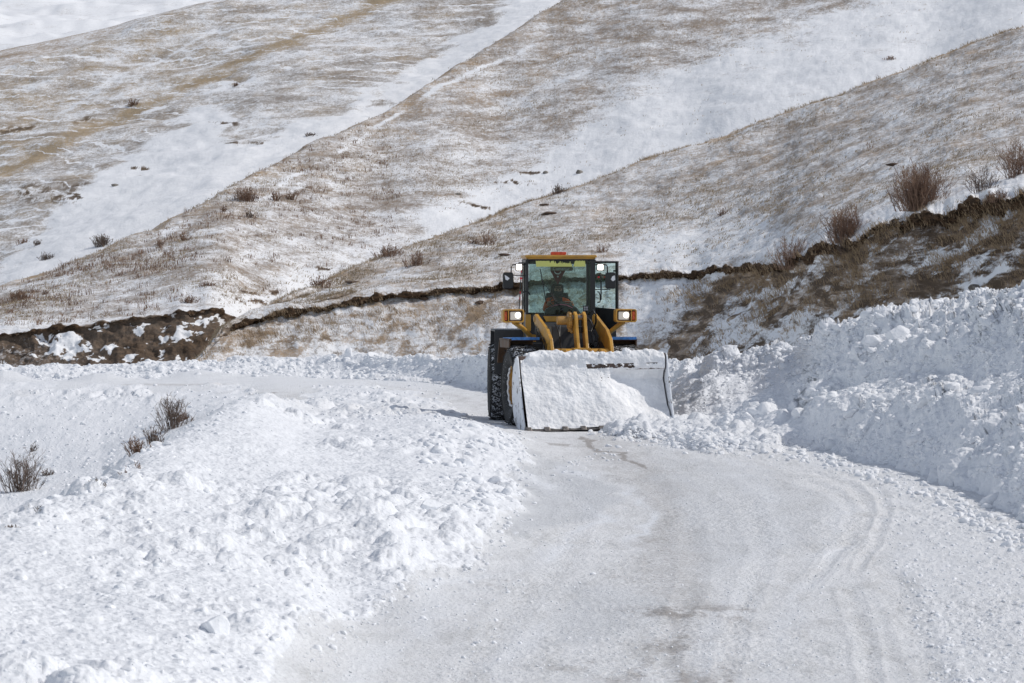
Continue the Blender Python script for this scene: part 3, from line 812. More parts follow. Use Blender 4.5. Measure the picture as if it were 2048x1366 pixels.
M['brown'] = simple("shade_and_trim_brown", (0.085, 0.045, 0.022), 0.6, 0, .3, 5.0, dirt=.2)  # fenders: shadow of the underside put into the colour; plain brown on lamp trim
M['orange_lens'] = simple("orange_lens", (0.62, 0.10, 0.02), 0.25, 0, .15, 20.0)
M['red_lens'] = simple("red_orange_beacon_plastic", (0.60, 0.065, 0.02), 0.3, 0, .15, 20.0)
M['visor'] = simple("pale_yellow_film", (0.66, 0.68, 0.19), 0.55, 0, .06, 6.0)
M['maroon'] = simple("maroon_cloth", (0.16, 0.018, 0.02), 0.8)
M['whitecloth'] = simple("white_print", (0.62, 0.60, 0.58), 0.7)
M['plate'] = simple("gilded_sign", (0.22, 0.15, 0.09), 0.5)
M['pink'] = simple("pink_trim", (0.45, 0.12, 0.2), 0.6)
M['hivis'] = simple("orange_work_vest", (0.80, 0.13, 0.03), 0.75)
M['coat'] = simple("dark_coat", (0.028, 0.032, 0.038), 0.85)
M['skin'] = simple("skin", (0.48, 0.28, 0.2), 0.55)
M['redp'] = simple("red_marker_paint", (0.65, 0.02, 0.03), 0.5)
M['label_grey'] = simple("grey_tag", (0.35, 0.35, 0.36), 0.6)
def lamp_mat(name, col, s, base=(.8, .8, .8)):
    m, nt, b = mat_new(name)
    b.inputs['Base Color'].default_value = (*base, 1); b.inputs['Roughness'].default_value = .15
    b.inputs['Emission Color'].default_value = (*col, 1); b.inputs['Emission Strength'].default_value = s
    return m
M['lamp_hot'] = lamp_mat("lit_bulb_reflector", (1, .93, .78), 3.0)
M['lamp_dim'] = lamp_mat("headlight_lens", (1, .86, .68), .22, (.55, .55, .52))
M['lamp_top'] = lamp_mat("lit_work_light_lens", (1, .95, .88), 2.5)

def glass_mat(name, tint, refl=.12):
    m = bpy.data.materials.new(name); m.use_nodes = True
    nt = m.node_tree; nt.nodes.clear()
    out = nt.nodes.new("ShaderNodeOutputMaterial"); tr = nt.nodes.new("ShaderNodeBsdfTransparent")
    gl = nt.nodes.new("ShaderNodeBsdfGlossy"); mx = nt.nodes.new("ShaderNodeMixShader"); lw = nt.nodes.new("ShaderNodeLayerWeight"); fr = nt.nodes.new("ShaderNodeMath"); fr.operation = 'POWER'; fr.inputs[1].default_value = 4
    nt.links.new(lw.outputs['Facing'], fr.inputs[0])
    gl.inputs['Roughness'].default_value = .04; gl.inputs['Color'].default_value = (.85, .95, .95, 1)
    tr.inputs[0].default_value = (*tint, 1)
    ad = nt.nodes.new("ShaderNodeMath"); ad.operation = 'ADD'; ad.inputs[1].default_value = refl
    nt.links.new(fr.outputs[0], ad.inputs[0]); nt.links.new(ad.outputs[0], mx.inputs[0])
    nt.links.new(tr.outputs[0], mx.inputs[1]); nt.links.new(gl.outputs[0], mx.inputs[2]); nt.links.new(mx.outputs[0], out.inputs[0])
    return m
M['glass'] = glass_mat("green_tinted_glass", (.72, .80, .785), .02)
M['glass_door'] = glass_mat("door_glass", (.82, .93, .925), .03)

def tyre_mat():
    m, nt, b = mat_new("tyre_rubber_with_snow"); t = NT(nt)
    p = t.pos(); tr = t.attr('tread')
    n = t.noise(p, 26.0, 4, .7); n2 = t.noise(p, 48.0, 3, .7)
    c = t.mix(t.ramp(n2, .3, .7), (.010, .010, .011), (.030, .029, .028))
    k = t.math('ADD', t.math('MULTIPLY', n, .5), t.math('MULTIPLY', n2, .5))
    k = t.math('ADD', k, t.math('MULTIPLY', tr, .10))
    c = t.mix(t.ramp(k, .60, .63), c, (.66, .68, .72))
    t.L.new(c, b.inputs['Base Color']); b.inputs['Roughness'].default_value = .75
    t.L.new(t.bump(n2, .01, .8), b.inputs['Normal'])
    return m
M['tyre'] = tyre_mat()

def dusted(name, base, amt):
    m, nt, b = mat_new(name); t = NT(nt); p = t.pos()
    n = t.noise(p, 5.0, 6, .7)
    c = t.mix(t.ramp(n, amt - .05, amt + .08), base, (.78, .80, .83))
    t.L.new(c, b.inputs['Base Color']); b.inputs['Roughness'].default_value = .7
    return m
M['steel_snow'] = dusted("steel_dusted_with_snow", (.10, .085, .075), .40)

LROOT = (1.20, 79.5, 0.0)
TF = Matrix.Rotation(math.radians(11), 4, 'Z')
jw = TF @ Vector((0, 1.5, 0))
TR = Matrix.Translation(jw) @ Matrix.Rotation(math.radians(3), 4, 'Z')

class MB:
    def __init__(s, T=None): s.v = []; s.f = []; s.T = T or Matrix.Identity(4)
    def add(s, vs, fs):
        o = len(s.v); s.v += [s.T @ Vector(v) for v in vs]; s.f += [[i + o for i in f] for f in fs]
        return s
    def box(s, c, d, rot=None):
        R = Euler(rot).to_matrix() if rot else None
        vs = []
        for sx in (-.5, .5):
            for sy in (-.5, .5):
                for sz in (-.5, .5):
                    q = Vector((sx * d[0], sy * d[1], sz * d[2]))
                    if R: q = R @ q
                    vs.append(q + Vector(c))
        return s.add(vs, [(0, 1, 3, 2), (4, 6, 7, 5), (0, 4, 5, 1), (2, 3, 7, 6), (0, 2, 6, 4), (1, 5, 7, 3)])
    def ext(s, poly, a, b, axis='x'):
        """extrude a 2-D outline; axis x: outline in (y,z); y: in (x,z); z: in (x,y)"""
        n = len(poly)
        def mk(p, t): return (t, p[0], p[1]) if axis == 'x' else ((p[0], t, p[1]) if axis == 'y' else (p[0], p[1], t))
        vs = [mk(p, a) for p in poly] + [mk(p, b) for p in poly]
        fs = [[i, (i + 1) % n, n + (i + 1) % n, n + i] for i in range(n)] + [list(range(n))[::-1], list(range(n, 2 * n))]
        return s.add(vs, fs)
    def tube(s, pts, r, n=8, r1=None):
        pts = [Vector(p) for p in pts]; k = len(pts); vs = []; fs = []
        up = Vector((0, 0, 1))
        for i, p in enumerate(pts):
            d = (pts[min(i + 1, k - 1)] - pts[max(i - 1, 0)]).normalized()
            a = d.cross(up if abs(d.z) < .9 else Vector((1, 0, 0))).normalized(); b_ = d.cross(a)
            rr = r if r1 is None else r + (r1 - r) * i / (k - 1)
            for j in range(n):
                t = 2 * math.pi * j / n
                vs.append(p + (a * math.cos(t) + b_ * math.sin(t)) * rr)
        for i in range(k - 1):
            for j in range(n):
                fs.append([i * n + j, i * n + (j + 1) % n, (i + 1) * n + (j + 1) % n, (i + 1) * n + j])
        fs += [list(range(n))[::-1], list(range((k - 1) * n, k * n))]
        return s.add(vs, fs)
    def lathe(s, prof, c, n=32, axis='x'):
        """profile of (offset along axis, radius)"""
        vs = []; fs = []; k = len(prof)
        for j in range(n):
            t = 2 * math.pi * j / n; cc, ss = math.cos(t), math.sin(t)
            for a, r in prof:
                q = (a, r * cc, r * ss) if axis == 'x' else ((r * cc, a, r * ss) if axis == 'y' else (r * cc, r * ss, a))
                vs.append(Vector(q) + Vector(c))
        for j in range(n):
            for i in range(k - 1):
                a = j * k + i; b_ = ((j + 1) % n) * k + i
                fs.append([a, b_, b_ + 1, a + 1])
        return s.add(vs, fs)
    def build(s, name, mat, parent=None, bevel=0.0, smooth=False, label=None):
        me = bpy.data.meshes.new(name)
        me.from_pydata([tuple(v) for v in s.v], [], s.f); me.update()
        import bmesh
        bm = bmesh.new(); bm.from_mesh(me); bmesh.ops.recalc_face_normals(bm, faces=bm.faces); bm.to_mesh(me); bm.free()
        if smooth:
            me.polygons.foreach_set("use_smooth", [True] * len(me.polygons))
        me.materials.append(mat)
        o = bpy.data.objects.new(name, me); link(o, parent)
        if bevel:
            m = o.modifiers.new("bevel", 'BEVEL'); m.width = bevel; m.segments = 2; m.limit_method = 'ANGLE'; m.angle_limit = math.radians(35)
        if label: o['label'] = label
        return o

def rrect(w, h, r, cx=0, cz=0, n=4):
    pts = []
    for sx, sz, a0 in ((1, 1, 0), (-1, 1, 90), (-1, -1, 180), (1, -1, 270)):
        for i in range(n + 1):
            a = math.radians(a0 + 90 * i / n)
            pts.append((cx + sx * (w / 2 - r) + r * math.cos(a), cz + sz * (h / 2 - r) + r * math.sin(a)))
    return pts
def ring(mb, outer, inner, a, b, axis='y'):
    n = len(outer)
    def mk(p, t): return (p[0], t, p[1])
    vs = [mk(p, a) for p in outer] + [mk(p, a) for p in inner] + [mk(p, b) for p in outer] + [mk(p, b) for p in inner]
    fs = []
    for i in range(n):
        j = (i + 1) % n
        fs += [[i, j, n + j, n + i], [2 * n + i, 3 * n + i, 3 * n + j, 2 * n + j], [i, 2 * n + i, 2 * n + j, j], [n + i, n + j, 3 * n + j, 3 * n + i]]
    return mb.add(vs, fs)
def text_mesh(name, body, size, T, mat, parent, depth=.004):
    cu = bpy.data.curves.new(name, 'FONT'); cu.body = body; cu.size = size; cu.align_x = 'CENTER'; cu.align_y = 'CENTER'; cu.extrude = depth
    tmp = bpy.data.objects.new("tmp", cu)
    me = bpy.data.meshes.new_from_object(tmp)
    me.transform(T); me.name = name; me.materials.clear(); me.materials.append(mat)
    bpy.data.objects.remove(tmp); bpy.data.curves.remove(cu)
    return link(bpy.data.objects.new(name, me), parent)

LD = empty('wheel_loader', LROOT)
tag(LD, 'yellow wheel loader with lit headlights pushing snow along the road', 'wheel loader')

# bucket
prof_in = [(-2.36,.03),(-2.0,.05),(-1.7,.08),(-1.46,.18),(-1.31,.38),(-1.25,.64),(-1.29,.92),(-1.42,1.16),(-1.58,1.31),(-1.74,1.37)]
prof_out = [(-2.36,.0),(-2.0,.01),(-1.68,.03),(-1.42,.13),(-1.25,.35),(-1.18,.64),(-1.22,.95),(-1.36,1.21),(-1.55,1.37),(-1.73,1.43)]
TB = TF @ Matrix.Translation((.055, 0, .03)) @ Matrix.Rotation(math.radians(-1.1), 4, 'Y') @ Matrix.Diagonal((.975, 1, 1, 1))
mb = MB(TB)
mb.ext(prof_in + prof_out[::-1], -1.50, 1.50)
side = prof_out[1:] + [(-1.80,1.36),(-1.90,1.05),(-2.16,.42),(-2.34,.10),(-2.34,.02)]
bucket = mb.build('bucket', M['steel'], LD, .006)
for sx in (-1, 1):
    MB(TB).ext(side, sx * 1.503, sx * 1.535).build('side_plate', M['steel_snow'], bucket, .006)
mb = MB(TB); mb.ext([(-1.735,1.375),(-1.765,1.405),(-1.765,1.12),(-1.735,1.14)], -1.48, 1.48); mb.build('lip_plate', M['steel'], bucket, .004)
mb = MB(TB)
mb.box((0, -2.38, .018), (3.06, .16, .034))
cut_o = mb.build('cutting_edge', M['edge_steel'], bucket, .004)
for k in range(9):
    xx = -1.46 + k * .365
    mb = MB(TB)
    mb.ext([(-2.53,.005),(-2.47,.075),(-2.22,.10),(-2.20,.04),(-2.40,.036),(-2.50,.0)], xx - .055, xx + .055)
    mb.build('bucket_lug', M['edge_steel'], bucket, .01)
# lift arms, cross tube, bellcrank
armp = [(.78,2.08),(.74,2.19),(.62,2.22),(.48,2.18),(-.50,1.93),(-.82,1.76),(-1.00,1.48),(-1.20,.62),(-1.28,.30),(-1.10,.22),(-.98,.45),(-.86,.95),(-.76,1.22),(-.50,1.52),(.60,1.98)]
for sx in (-1, 1):
    mb = MB(TF); mb.ext(armp, sx * .60 - .034, sx * .60 + .034)
    mb.lathe([(-.05, .0), (-.05, .065), (.05, .065), (.05, 0)], (sx * .60, .66, 2.12), 20)
    arm = mb.build('lift_arm', M['yellow'], LD, .010)
    if sx < 0:
        Tt = TF @ Matrix.Translation((-.648, -.05, 1.74)) @ Matrix(((0, 0, -1, 0), (-1, 0, 0, 0), (0, 1, 0, 0), (0, 0, 0, 1))) @ Matrix.Rotation(math.radians(-18), 4, 'Z')
        text_mesh('lettering', "KOMATSU", .26, Tt, M['black'], arm)
mb = MB(TF); mb.tube([(-.56, -.82, 1.42), (.56, -.82, 1.42)], .135, 24)
mb.box((0, -.82, 1.42), (.34, .30, .30)); mb.box((-.38, -.86, 1.40), (.10, .26, .30)); mb.box((.36, -.84, 1.40), (.05, .30, .31))
mb.build('cross_tube', M['yellow'], LD, .01)
bell = [(-.42,2.24),(-.54,2.28),(-.66,2.22),(-.74,1.95),(-.86,1.66),(-1.02,1.40),(-1.26,1.05),(-1.34,.80),(-1.24,.76),(-1.05,1.0),(-.78,1.30),(-.62,1.62),(-.48,1.95),(-.40,2.15)]
mb = MB(TF)
for xx in (-.06, .115): mb.ext(bell, xx - .030, xx + .030)
bc = mb.build('bellcrank', M['yellow'], LD, .008)
for a_, b_, r_ in (((-.12, -.55, 2.17), (.17, -.55, 2.17), .045), ((-.14, -.82, 1.5), (.2, -.82, 1.5), .06)):
    mb = MB(TF); mb.tube([a_, b_], r_, 14); mb.build('pin', M['edge_steel'], bc)
mb = MB(TF); mb.tube([(.028, -.50, 2.12), (.028, -.15, 2.02), (.028, .5, 1.86)], .055, 14); mb.tube([(.028, -.58, 2.17), (.028, -.40, 2.10)], .07, 12)
mb.build('tilt_cylinder', M['yellow_dirty'], LD, 0, True)
# grease-caked boss left of the bellcrank
mb = MB(TF); mb.lathe([(-.40, 0), (-.40, .085), (-.20, .085), (-.18, .15), (-.14, .165), (-.115, .16), (-.115, 0)], (0, -.42, 2.10), 26)
for k in range(14):
    a = k * 2 * math.pi / 14
    mb.box((-.15, -.42 + .155 * math.cos(a), 2.10 + .155 * math.sin(a)), (.06, .04, .04), (a, .3, .2))
mb.box((-.13, -.42, 1.94), (.08, .10, .12)); mb.tube([(-.16, -.42, 1.98), (-.10, -.5, 1.86)], .035, 8)
mb.build('pivot_boss', M['yellow_dirty'], LD, .01)
mb = MB(TF); mb.tube([(.028, -.62, 1.98), (.028, -.60, 1.86)], .05, 12); mb.box((.028, -.60, 2.06), (.05, .06, .12))
mb.build('cylinder_eye', M['black'], LD, .006)
for sx in (-1, 1):
    mb = MB(TF); mb.tube([(sx * .43, .75, 1.15), (sx * .43, -.05, 1.28)], .07, 14); mb.tube([(sx * .43, -.05, 1.28), (sx * .43, -.62, 1.40)], .035, 12)
    mb.build('lift_cylinder', M['yellow_dirty'], LD, 0, True)
# front frame
mb = MB(TF)
mb.ext([(-.38,.70),(-.34,1.10),(.16,1.55),(.26,1.98),(.95,2.05),(1.25,1.3),(1.35,.62),(-.1,.60)], -.37, .37)
mb.box((0, .1, .78), (1.1, .42, .40)); mb.box((0, .6, 1.0), (.9, 1.0, .5))
mb.build('front_frame', M['dark'], LD, .015)
mb = MB(TF)
for k, (xx, sg) in enumerate(((-.32, 1), (-.22, -1), (.20, 1), (.30, -1), (.38, 1), (.44, 1))):
    p0 = Vector((xx, .20, 1.98)); pts = []
    for i in range(9):
        t = i / 8
        pts.append((xx + sg * .05 * math.sin(t * 3.1), .16 - .42 * t - .08 * math.sin(t * 3.1), 2.02 - .85 * t + .10 * math.sin(t * 4 + k)))
    mb.tube(pts, .016, 7)
mb.tube([(.21,-.42,2.16),(.27,-.46,2.10),(.31,-.47,1.98),(.28,-.48,1.88),(.22,-.5,1.90)], .014, 7)
mb.tube([(.36,.1,2.25),(.42,-.02,2.30),(.48,.0,2.2),(.50,.1,2.05),(.46,.2,1.9)], .018, 7)
mb.build('hydraulic_hose', M['black'], LD, 0, True)
# axles
for T_, y_ in ((TF, 0), (TR, 1.5)):
    mb = MB(T_); mb.tube([(-.8, y_, .79), (.8, y_, .79)], .15, 18); mb.lathe([(-.2, .0), (-.2, .2), (0, .30), (.2, .2), (.2, 0)], (0, y_, .79), 20)
    mb.build('axle', M['yellow_dirty'], LD, 0, True)

# wheels
def wheel(T_, y_, sx, out_seed):
    cx0 = sx * 1.01; R0 = .79; w = .30
    prof = []
    pr = [(-.20,.40),(-.235,.43),(-.265,.48),(-.292,.56),(-.298,.64),(-.288,.70),(-.268,.745),(-.22,.772),(-.16,.782),(-.08,.788),(0,.79)]
    pr2 = pr + [(-a, r) for a, r in pr[-2::-1]]
    a_ = np.array(pr2); s_ = np.linspace(0, len(pr2) - 1, 46)
    A = np.interp(s_, range(len(pr2)), a_[:, 0]); Rr = np.interp(s_, range(len(pr2)), a_[:, 1])
    n = 260; th = np.arange(n) / n * 2 * np.pi
    TH, AA = np.meshgrid(th, A, indexing='ij'); RR = np.broadcast_to(Rr, TH.shape).copy()
    tread = sstep(.70, .76, RR)
    NL = 34
    ph = (TH / (2 * np.pi) * NL + np.abs(AA) * 2.2 + np.where(AA > 0, .5, 0)) % 1.0
    lug = sstep(.08, .16, ph) * sstep(.62, .54, ph) * sstep(.0, .03, np.abs(AA))
    RR = RR + tread * (lug * .034 - .012)
    V_ = np.stack([AA + cx0, y_ + RR * np.cos(TH), R0 + RR * np.sin(TH)], -1)
    V_[..., 2] = np.maximum(V_[..., 2], .005)
    V2 = V_.reshape(-1, 3) @ np.array(T_.to_3x3()).T + np.array(T_.translation)
    k = len(A)
    j = np.arange(n)[:, None]; i = np.arange(k - 1)[None, :]
    a0 = (j * k + i).ravel(); b0_ = (((j + 1) % n) * k + i).ravel()
    hub = MB(T_)
    o_ = sx
    hub.lathe([(o_ * .20, .42), (o_ * .225, .405), (o_ * .20, .375), (o_ * .10, .36), (o_ * .05, .33), (o_ * .05, .20), (o_ * .11, .17), (o_ * .17, .15), (o_ * .18, .0)], (cx0, y_, R0), 40)
    hub.lathe([(-o_ * .20, .42), (-o_ * .20, .38), (-o_ * .10, .36), (-o_ * .05, .0)], (cx0, y_, R0), 40)
    W_ = hub.build('wheel', M['yellow_dirty'], LD, 0, True)
    t_ = np_mesh('tyre', V2, np.stack([a0, b0_, b0_ + 1, a0 + 1], 1), M['tyre'], True, {'tread': tread.ravel()}, W_)
    # snow packed along the rim
    mb = MB(T_); pts = []
    for q in range(40):
        a = math.radians(150 + q * 7.2)
        pts.append((cx0 + o_ * (.215 + .01 * math.sin(q * 1.7)), y_ + .385 * math.cos(a), R0 + .385 * math.sin(a)))
    mb.tube(pts, .022, 7); mb.build('rim_snow', M['snow_clod'], W_, 0, True)
    # snow chain: diamond net over the tread and a cable on each side
    mb = MB(T_)
    NC = 22
    for q in range(NC):
        for sgn in (1, -1):
            pts = []
            for i_ in range(7):
                f_ = i_ / 6
                xx = -.30 + .60 * f_
                rr = .825 if .12 < f_ < .88 else .765
                a = 2 * math.pi * (q + sgn * f_ * 1.0) / NC
                zz = R0 + rr * math.sin(a)
                pts.append((cx0 + xx, y_ + rr * math.cos(a), max(zz, .012)))
            mb.tube(pts, .011, 4)
    for xx in (-.295, .295):
        pts = [(cx0 + xx, y_ + .70 * math.cos(q * 2 * math.pi / 44), R0 + .70 * math.sin(q * 2 * math.pi / 44)) for q in range(45)]
        mb.tube(pts, .009, 4)
    mb.build('snow_chain', M['chain'], W_, 0, False)
for T_, y_ in ((TF, 0), (TR, 1.5)):
    for sx in (-1, 1): wheel(T_, y_, sx, 1)

# fenders
for sx in (-1, 1):
    mb = MB(TF); a, b_ = sorted((sx * .72, sx * 1.30))
    mb.ext([(-.10,1.70),(-.10,1.735),(.95,1.735),(1.18,1.25),(1.15,1.23),(.93,1.70)], a, b_)
    mb.ext([(.30,1.47),(.30,1.71),(.33,1.71),(.33,1.47)], a + .02, b_ - .02)  # hanging brown plate stands for the shadowed underside
    mb.box((sx * 1.285, .4, 1.64), (.03, .95, .17))
    fo = mb.build('front_fender', M['brown'], LD, .006)
    mb = MB(TF); mb.box((sx * 1.00 + (.03 if sx < 0 else .0), -.115, 1.742), (.56, .035, .055)); mb.box((sx * 1.00, .30, 1.745), (.55, .8, .012))
    mb.build('blue_trim', M['blue'], fo, .004)
    mb = MB(TR); a, b_ = sorted((sx * .66, sx * 1.24))
    mb.ext([(.50,1.66),(.50,1.88),(2.3,1.88),(2.62,1.3),(2.59,1.28),(2.26,1.84),(.54,1.84),(.54,1.66)], a, b_)
    mb.ext([(.50,.98),(.50,1.66),(.53,1.66),(.53,.98)], *sorted((sx * 1.06, sx * 1.24)))
    mb.build('rear_fender', M['dark'], LD, .006)
# rear frame, hood, counterweight
mb = MB(TR); mb.box((0, 1.5, 1.0), (.9, 2.9, .55)); mb.box((0, .35, 1.45), (1.3, .9, .35)); mb.build('rear_frame', M['dark'], LD, .015)
mb = MB(TR); mb.ext([(1.62,1.2),(1.62,2.12),(3.5,1.98),(3.62,1.8),(3.62,1.1)], -.62, .62); hood = mb.build('engine_hood', M['yellow'], LD, .03)
mb = MB(TR); mb.ext([(-.80,0),(-.80,.45),(-.55,.6),(.55,.6),(.80,.45),(.80,0)], .75, 1.6, 'z')
for i, v in enumerate(mb.v): pass
cw = MB(TR); cw.ext([(3.62,.75),(3.62,1.75),(3.85,1.6),(3.92,1.0),(3.85,.72)], -1.0, 1.0); cw.build('counterweight', M['dark'], LD, .03)
mb = MB(TR); mb.tube([(.3, 2.4, 2.05), (.3, 2.4, 2.55)], .045, 14); mb.build('exhaust_pipe', M['black'], hood)

# headlights
for sx in (-1, 1):
    cx0 = sx * 1.145 - .03; y0 = .12; zc = 2.19
    mb = MB(TF)
    ring(mb, rrect(.43, .265, .045, cx0, zc), rrect(.375, .21, .03, cx0, zc), y0 - .05, y0 + .16)
    mb.box((cx0 + sx * .105, y0 - .04, zc), (.018, .03, .22))
    H_ = mb.build('headlight', M['yellow'], LD, .006)
    mb = MB(TF); mb.ext(rrect(.40, .23, .04, cx0, zc), y0 + .08, y0 + .17, 'y'); mb.build('housing', M['black'], H_)
    mb = MB(TF); ring(mb, rrect(.262, .212, .03, cx0 - sx * .045, zc), rrect(.215, .160, .02, cx0 - sx * .045, zc), y0 - .02, y0 + .09); mb.build('bezel', M['brown'], H_)
    lx = cx0 - sx * .045
    mb = MB(TF); mb.ext(rrect(.216, .162, .02, lx, zc), y0 + .0, y0 + .05, 'y'); mb.build('lens', M['lamp_dim'], H_)
    mb = MB(TF); mb.lathe([(-.022, 0), (-.018, .03), (-.008, .052), (.0, .060)], (lx + .052, y0 - .0, zc + .012), 20, 'y'); mb.build('bulb_reflector', M['lamp_hot'], H_, 0, True)
    mb = MB(TF); mb.ext(rrect(.062, .18, .02, cx0 + sx * .158, zc), y0 - .03, y0 + .06, 'y'); mb.build('turn_signal', M['orange_lens'], H_, .008)
    mb = MB(TF); mb.tube([(cx0 - sx * .02, y0 + .09, zc - .12), (sx * .95, y0 + .20, 1.95), (sx * .76, y0 + .3, 1.78)], .048, 10)
    mb.box((sx * .74, y0 + .36, 1.74), (.16, .2, .14)); mb.build('headlight_arm', M['yellow'], LD, .006)

# cab
cxx = .075
CT = TR @ Matrix.Translation((cxx, 0, 0))
mb = MB(CT)
mb.box((0, .72, 3.335), (1.36, 1.50, .06)); mb.ext(rrect(1.46, .055, .025, 0, 3.375), -.06, 1.52, 'y'); mb.box((-.66, .72, 3.35), (.08, 1.5, .05)); mb.box((.66, .72, 3.35), (.08, 1.5, .05))
cab = mb.build('cab', M['yellow'], LD, .012)
mb = MB(CT)
mb.box((0, -.005, 3.31), (1.38, .05, .045))                                         # header
mb.box((-.685, .015, 2.72), (.055, .07, 1.18)); mb.box((.645, .015, 2.72), (.105, .07, 1.18))
mb.box((.535, -.02, 2.74), (.018, .02, 1.12))  # thin bar drawn for the reflection line at the curved glass edge
mb.box((-.69, .72, 2.72), (.045, .06, 1.2)); mb.box((.69, .72, 2.72), (.045, .06, 1.2))
mb.box((-.66, 1.42, 2.72), (.09, .09, 1.2)); mb.box((.66, 1.42, 2.72), (.09, .09, 1.2))
mb.box((0, 1.42, 3.27), (1.3, .07, .10)); mb.box((0, 1.44, 2.16), (1.3, .06, .12)); mb.box((-.69, .72, 2.16), (.05, 1.4, .14))
mb.box((-.69, .72, 3.28), (.05, 1.4, .06)); mb.box((.69, .72, 3.28), (.05, 1.4, .06))
mb.build('frame', M['black'], cab, .008)
mb = MB(CT); mb.box((0, .72, 1.86), (1.36, 1.38, .50)); mb.box((0, .01, 2.135), (1.34, .05, .11)); mb.build('lower_body', M['dark'], cab, .01)
mb = MB(CT); mb.ext([(-.36,2.165),(.13,2.165),(.08,2.055),(-.30,2.055)], -.06, -.02, 'y'); mb.build('front_panel', M['yellow'], cab, .008)
mb = MB(CT); mb.box((-.665, -.0, 2.03), (.11, .08, .34)); mb.build('corner_post', M['yellow'], cab, .008)
mb = MB(CT); mb.box((0, .73, 1.62), (1.1, 1.2, .06)); mb.build('floor', M['black'], cab)
def pane(name, c, d, mt='glass', T_=None):
    q = MB(T_ or CT); q.box(c, d); return q.build(name, M[mt], cab)
pane('windshield', (-.02, -.012, 2.735), (1.24, .008, 1.09))
pane('rear_window', (0, 1.42, 2.72), (1.22, .008, 1.0))
pane('side_window', (-.69, .38, 2.74), (.008, .62, 1.04)); pane('side_window', (-.69, 1.07, 2.74), (.008, .64, 1.04)); pane('side_window', (.69, 1.07, 2.74), (.008, .64, 1.04))
# torn pale yellow film along the top of the windshield
def film(x0, x1, bot, topf, slantl=0, slantr=0):
    n = max(2, int((x1 - x0) / .006)); vs = []; fs = []
    for i in range(n + 1):
        t = i / n; x_ = x0 + (x1 - x0) * t
        zt = topf(x_)
        vs += [(x_ + (1 - t) * 0 , -.022, bot), (x_ + slantl * (1 - t) + slantr * t, -.022, zt), (x_, -.026, bot), (x_ + slantl * (1 - t) + slantr * t, -.026, zt)]
    for i in range(n):
        a = 4 * i; b_ = a + 4
        fs += [[a, b_, b_ + 1, a + 1], [a + 2, a + 3, b_ + 3, b_ + 2], [a + 1, b_ + 1, b_ + 3, a + 3], [a, a + 2, b_ + 2, b_]]
    return vs, fs
def torn(x_):
    base = 3.282 if x_ < -.22 else 3.238
    n_ = float(fbm(np.array([x_ * 45]), np.array([.5]), seed=201, oct=3)[0]) - .5
    sp = float(vnoise(np.array([x_ * 60]), np.array([2.]), seed=205)[0])
    return min(3.288, base + n_ * (.012 if x_ < -.22 else .05) + (.035 if sp > .72 and x_ > -.2 else 0))
mb = MB(CT); v_, f_ = film(-.50, .225, 3.168, torn, -.01, -.012); mb.add(v_, f_)
v_, f_ = film(.255, .50, 3.168, lambda x_: 3.286 + .006 * math.sin(x_ * 90), .03, -.012); mb.add(v_, f_)
mb.build('sun_film', M['visor'], cab)
# wipers
mb = MB(CT); mb.tube([(.02, -.05, 2.30), (-.10, -.06, 2.45), (-.30, -.05, 2.78)], .008, 6); mb.tube([(.05, -.05, 2.30), (-.07, -.06, 2.45), (-.26, -.05, 2.76)], .005, 6)
mb.tube([(-.42, -.035, 3.12), (-.38, -.035, 2.90), (-.33, -.035, 2.62), (-.295, -.035, 2.42)], .010, 6); mb.tube([(-.30, -.05, 2.78), (-.355, -.04, 2.80)], .007, 6)
mb.tube([(.02, -.03, 2.28), (.02, -.07, 2.30)], .03, 10)
mb.build('wiper', M['black'], cab, 0, True)
mb = MB(CT); mb.ext([(-.32,2.17),(-.24,2.24),(-.12,2.34),(0.02,2.37),(.16,2.34),(.30,2.24),(.38,2.17)], .02, .06, 'y'); mb.build('wiper_housing', M['black'], cab, .01)
mb = MB(CT); mb.ext([(-.34,2.10),(-.30,2.30),(-.17,2.38),(.0,2.46),(.18,2.42),(.33,2.34),(.44,2.20),(.44,2.10)], .14, .36, 'y'); dash = mb.build('dashboard', M['dark'], cab, .03)
mb = MB(CT); mb.tube([(-.20,.10,2.345),(-.12,.10,2.38),(0,.10,2.40),(.12,.10,2.385),(.24,.10,2.33)], .011, 6); mb.build('pink_trim', M['pink'], dash, 0, True)
mb = MB(CT)
pts = []
for q in range(33):
    a = q * 2 * math.pi / 32; c_ = .215
    pts.append((.02 + c_ * math.cos(a), .44 + c_ * math.sin(a) * .85, 2.45 + c_ * math.sin(a) * .5))
mb.tube(pts, .013, 8); mb.tube([(.02, .44, 2.45), (.02, .30, 2.2)], .03, 8); mb.tube([(-.19, .44, 2.45), (.23, .44, 2.45)], .012, 6)
mb.build('steering_wheel', M['black'], cab, 0, True)
mb = MB(CT); mb.box((.0, .95, 2.0), (.5, .5, .14)); mb.box((0, 1.17, 2.32), (.46, .12, .62), (-.1, 0, 0)); mb.ext(rrect(.27, .22, .06, 0, 2.70), 1.17, 1.25, 'y'); mb.build('seat', M['black'], cab, .03)
mb = MB(CT); mb.box((.50, -.06, 2.32), (.11, .06, .12)); mb.box((.50, -.05, 2.22), (.03, .04, .12)); sl = mb.build('small_lamp', M['black'], cab, .01)
mb = MB(CT)
for i in (0, 1):
    for j in (0, 1): mb.box((.477 + i * .046, -.095, 2.298 + j * .044), (.036, .012, .036))
mb.build('lamp_cells', M['label_grey'], sl)
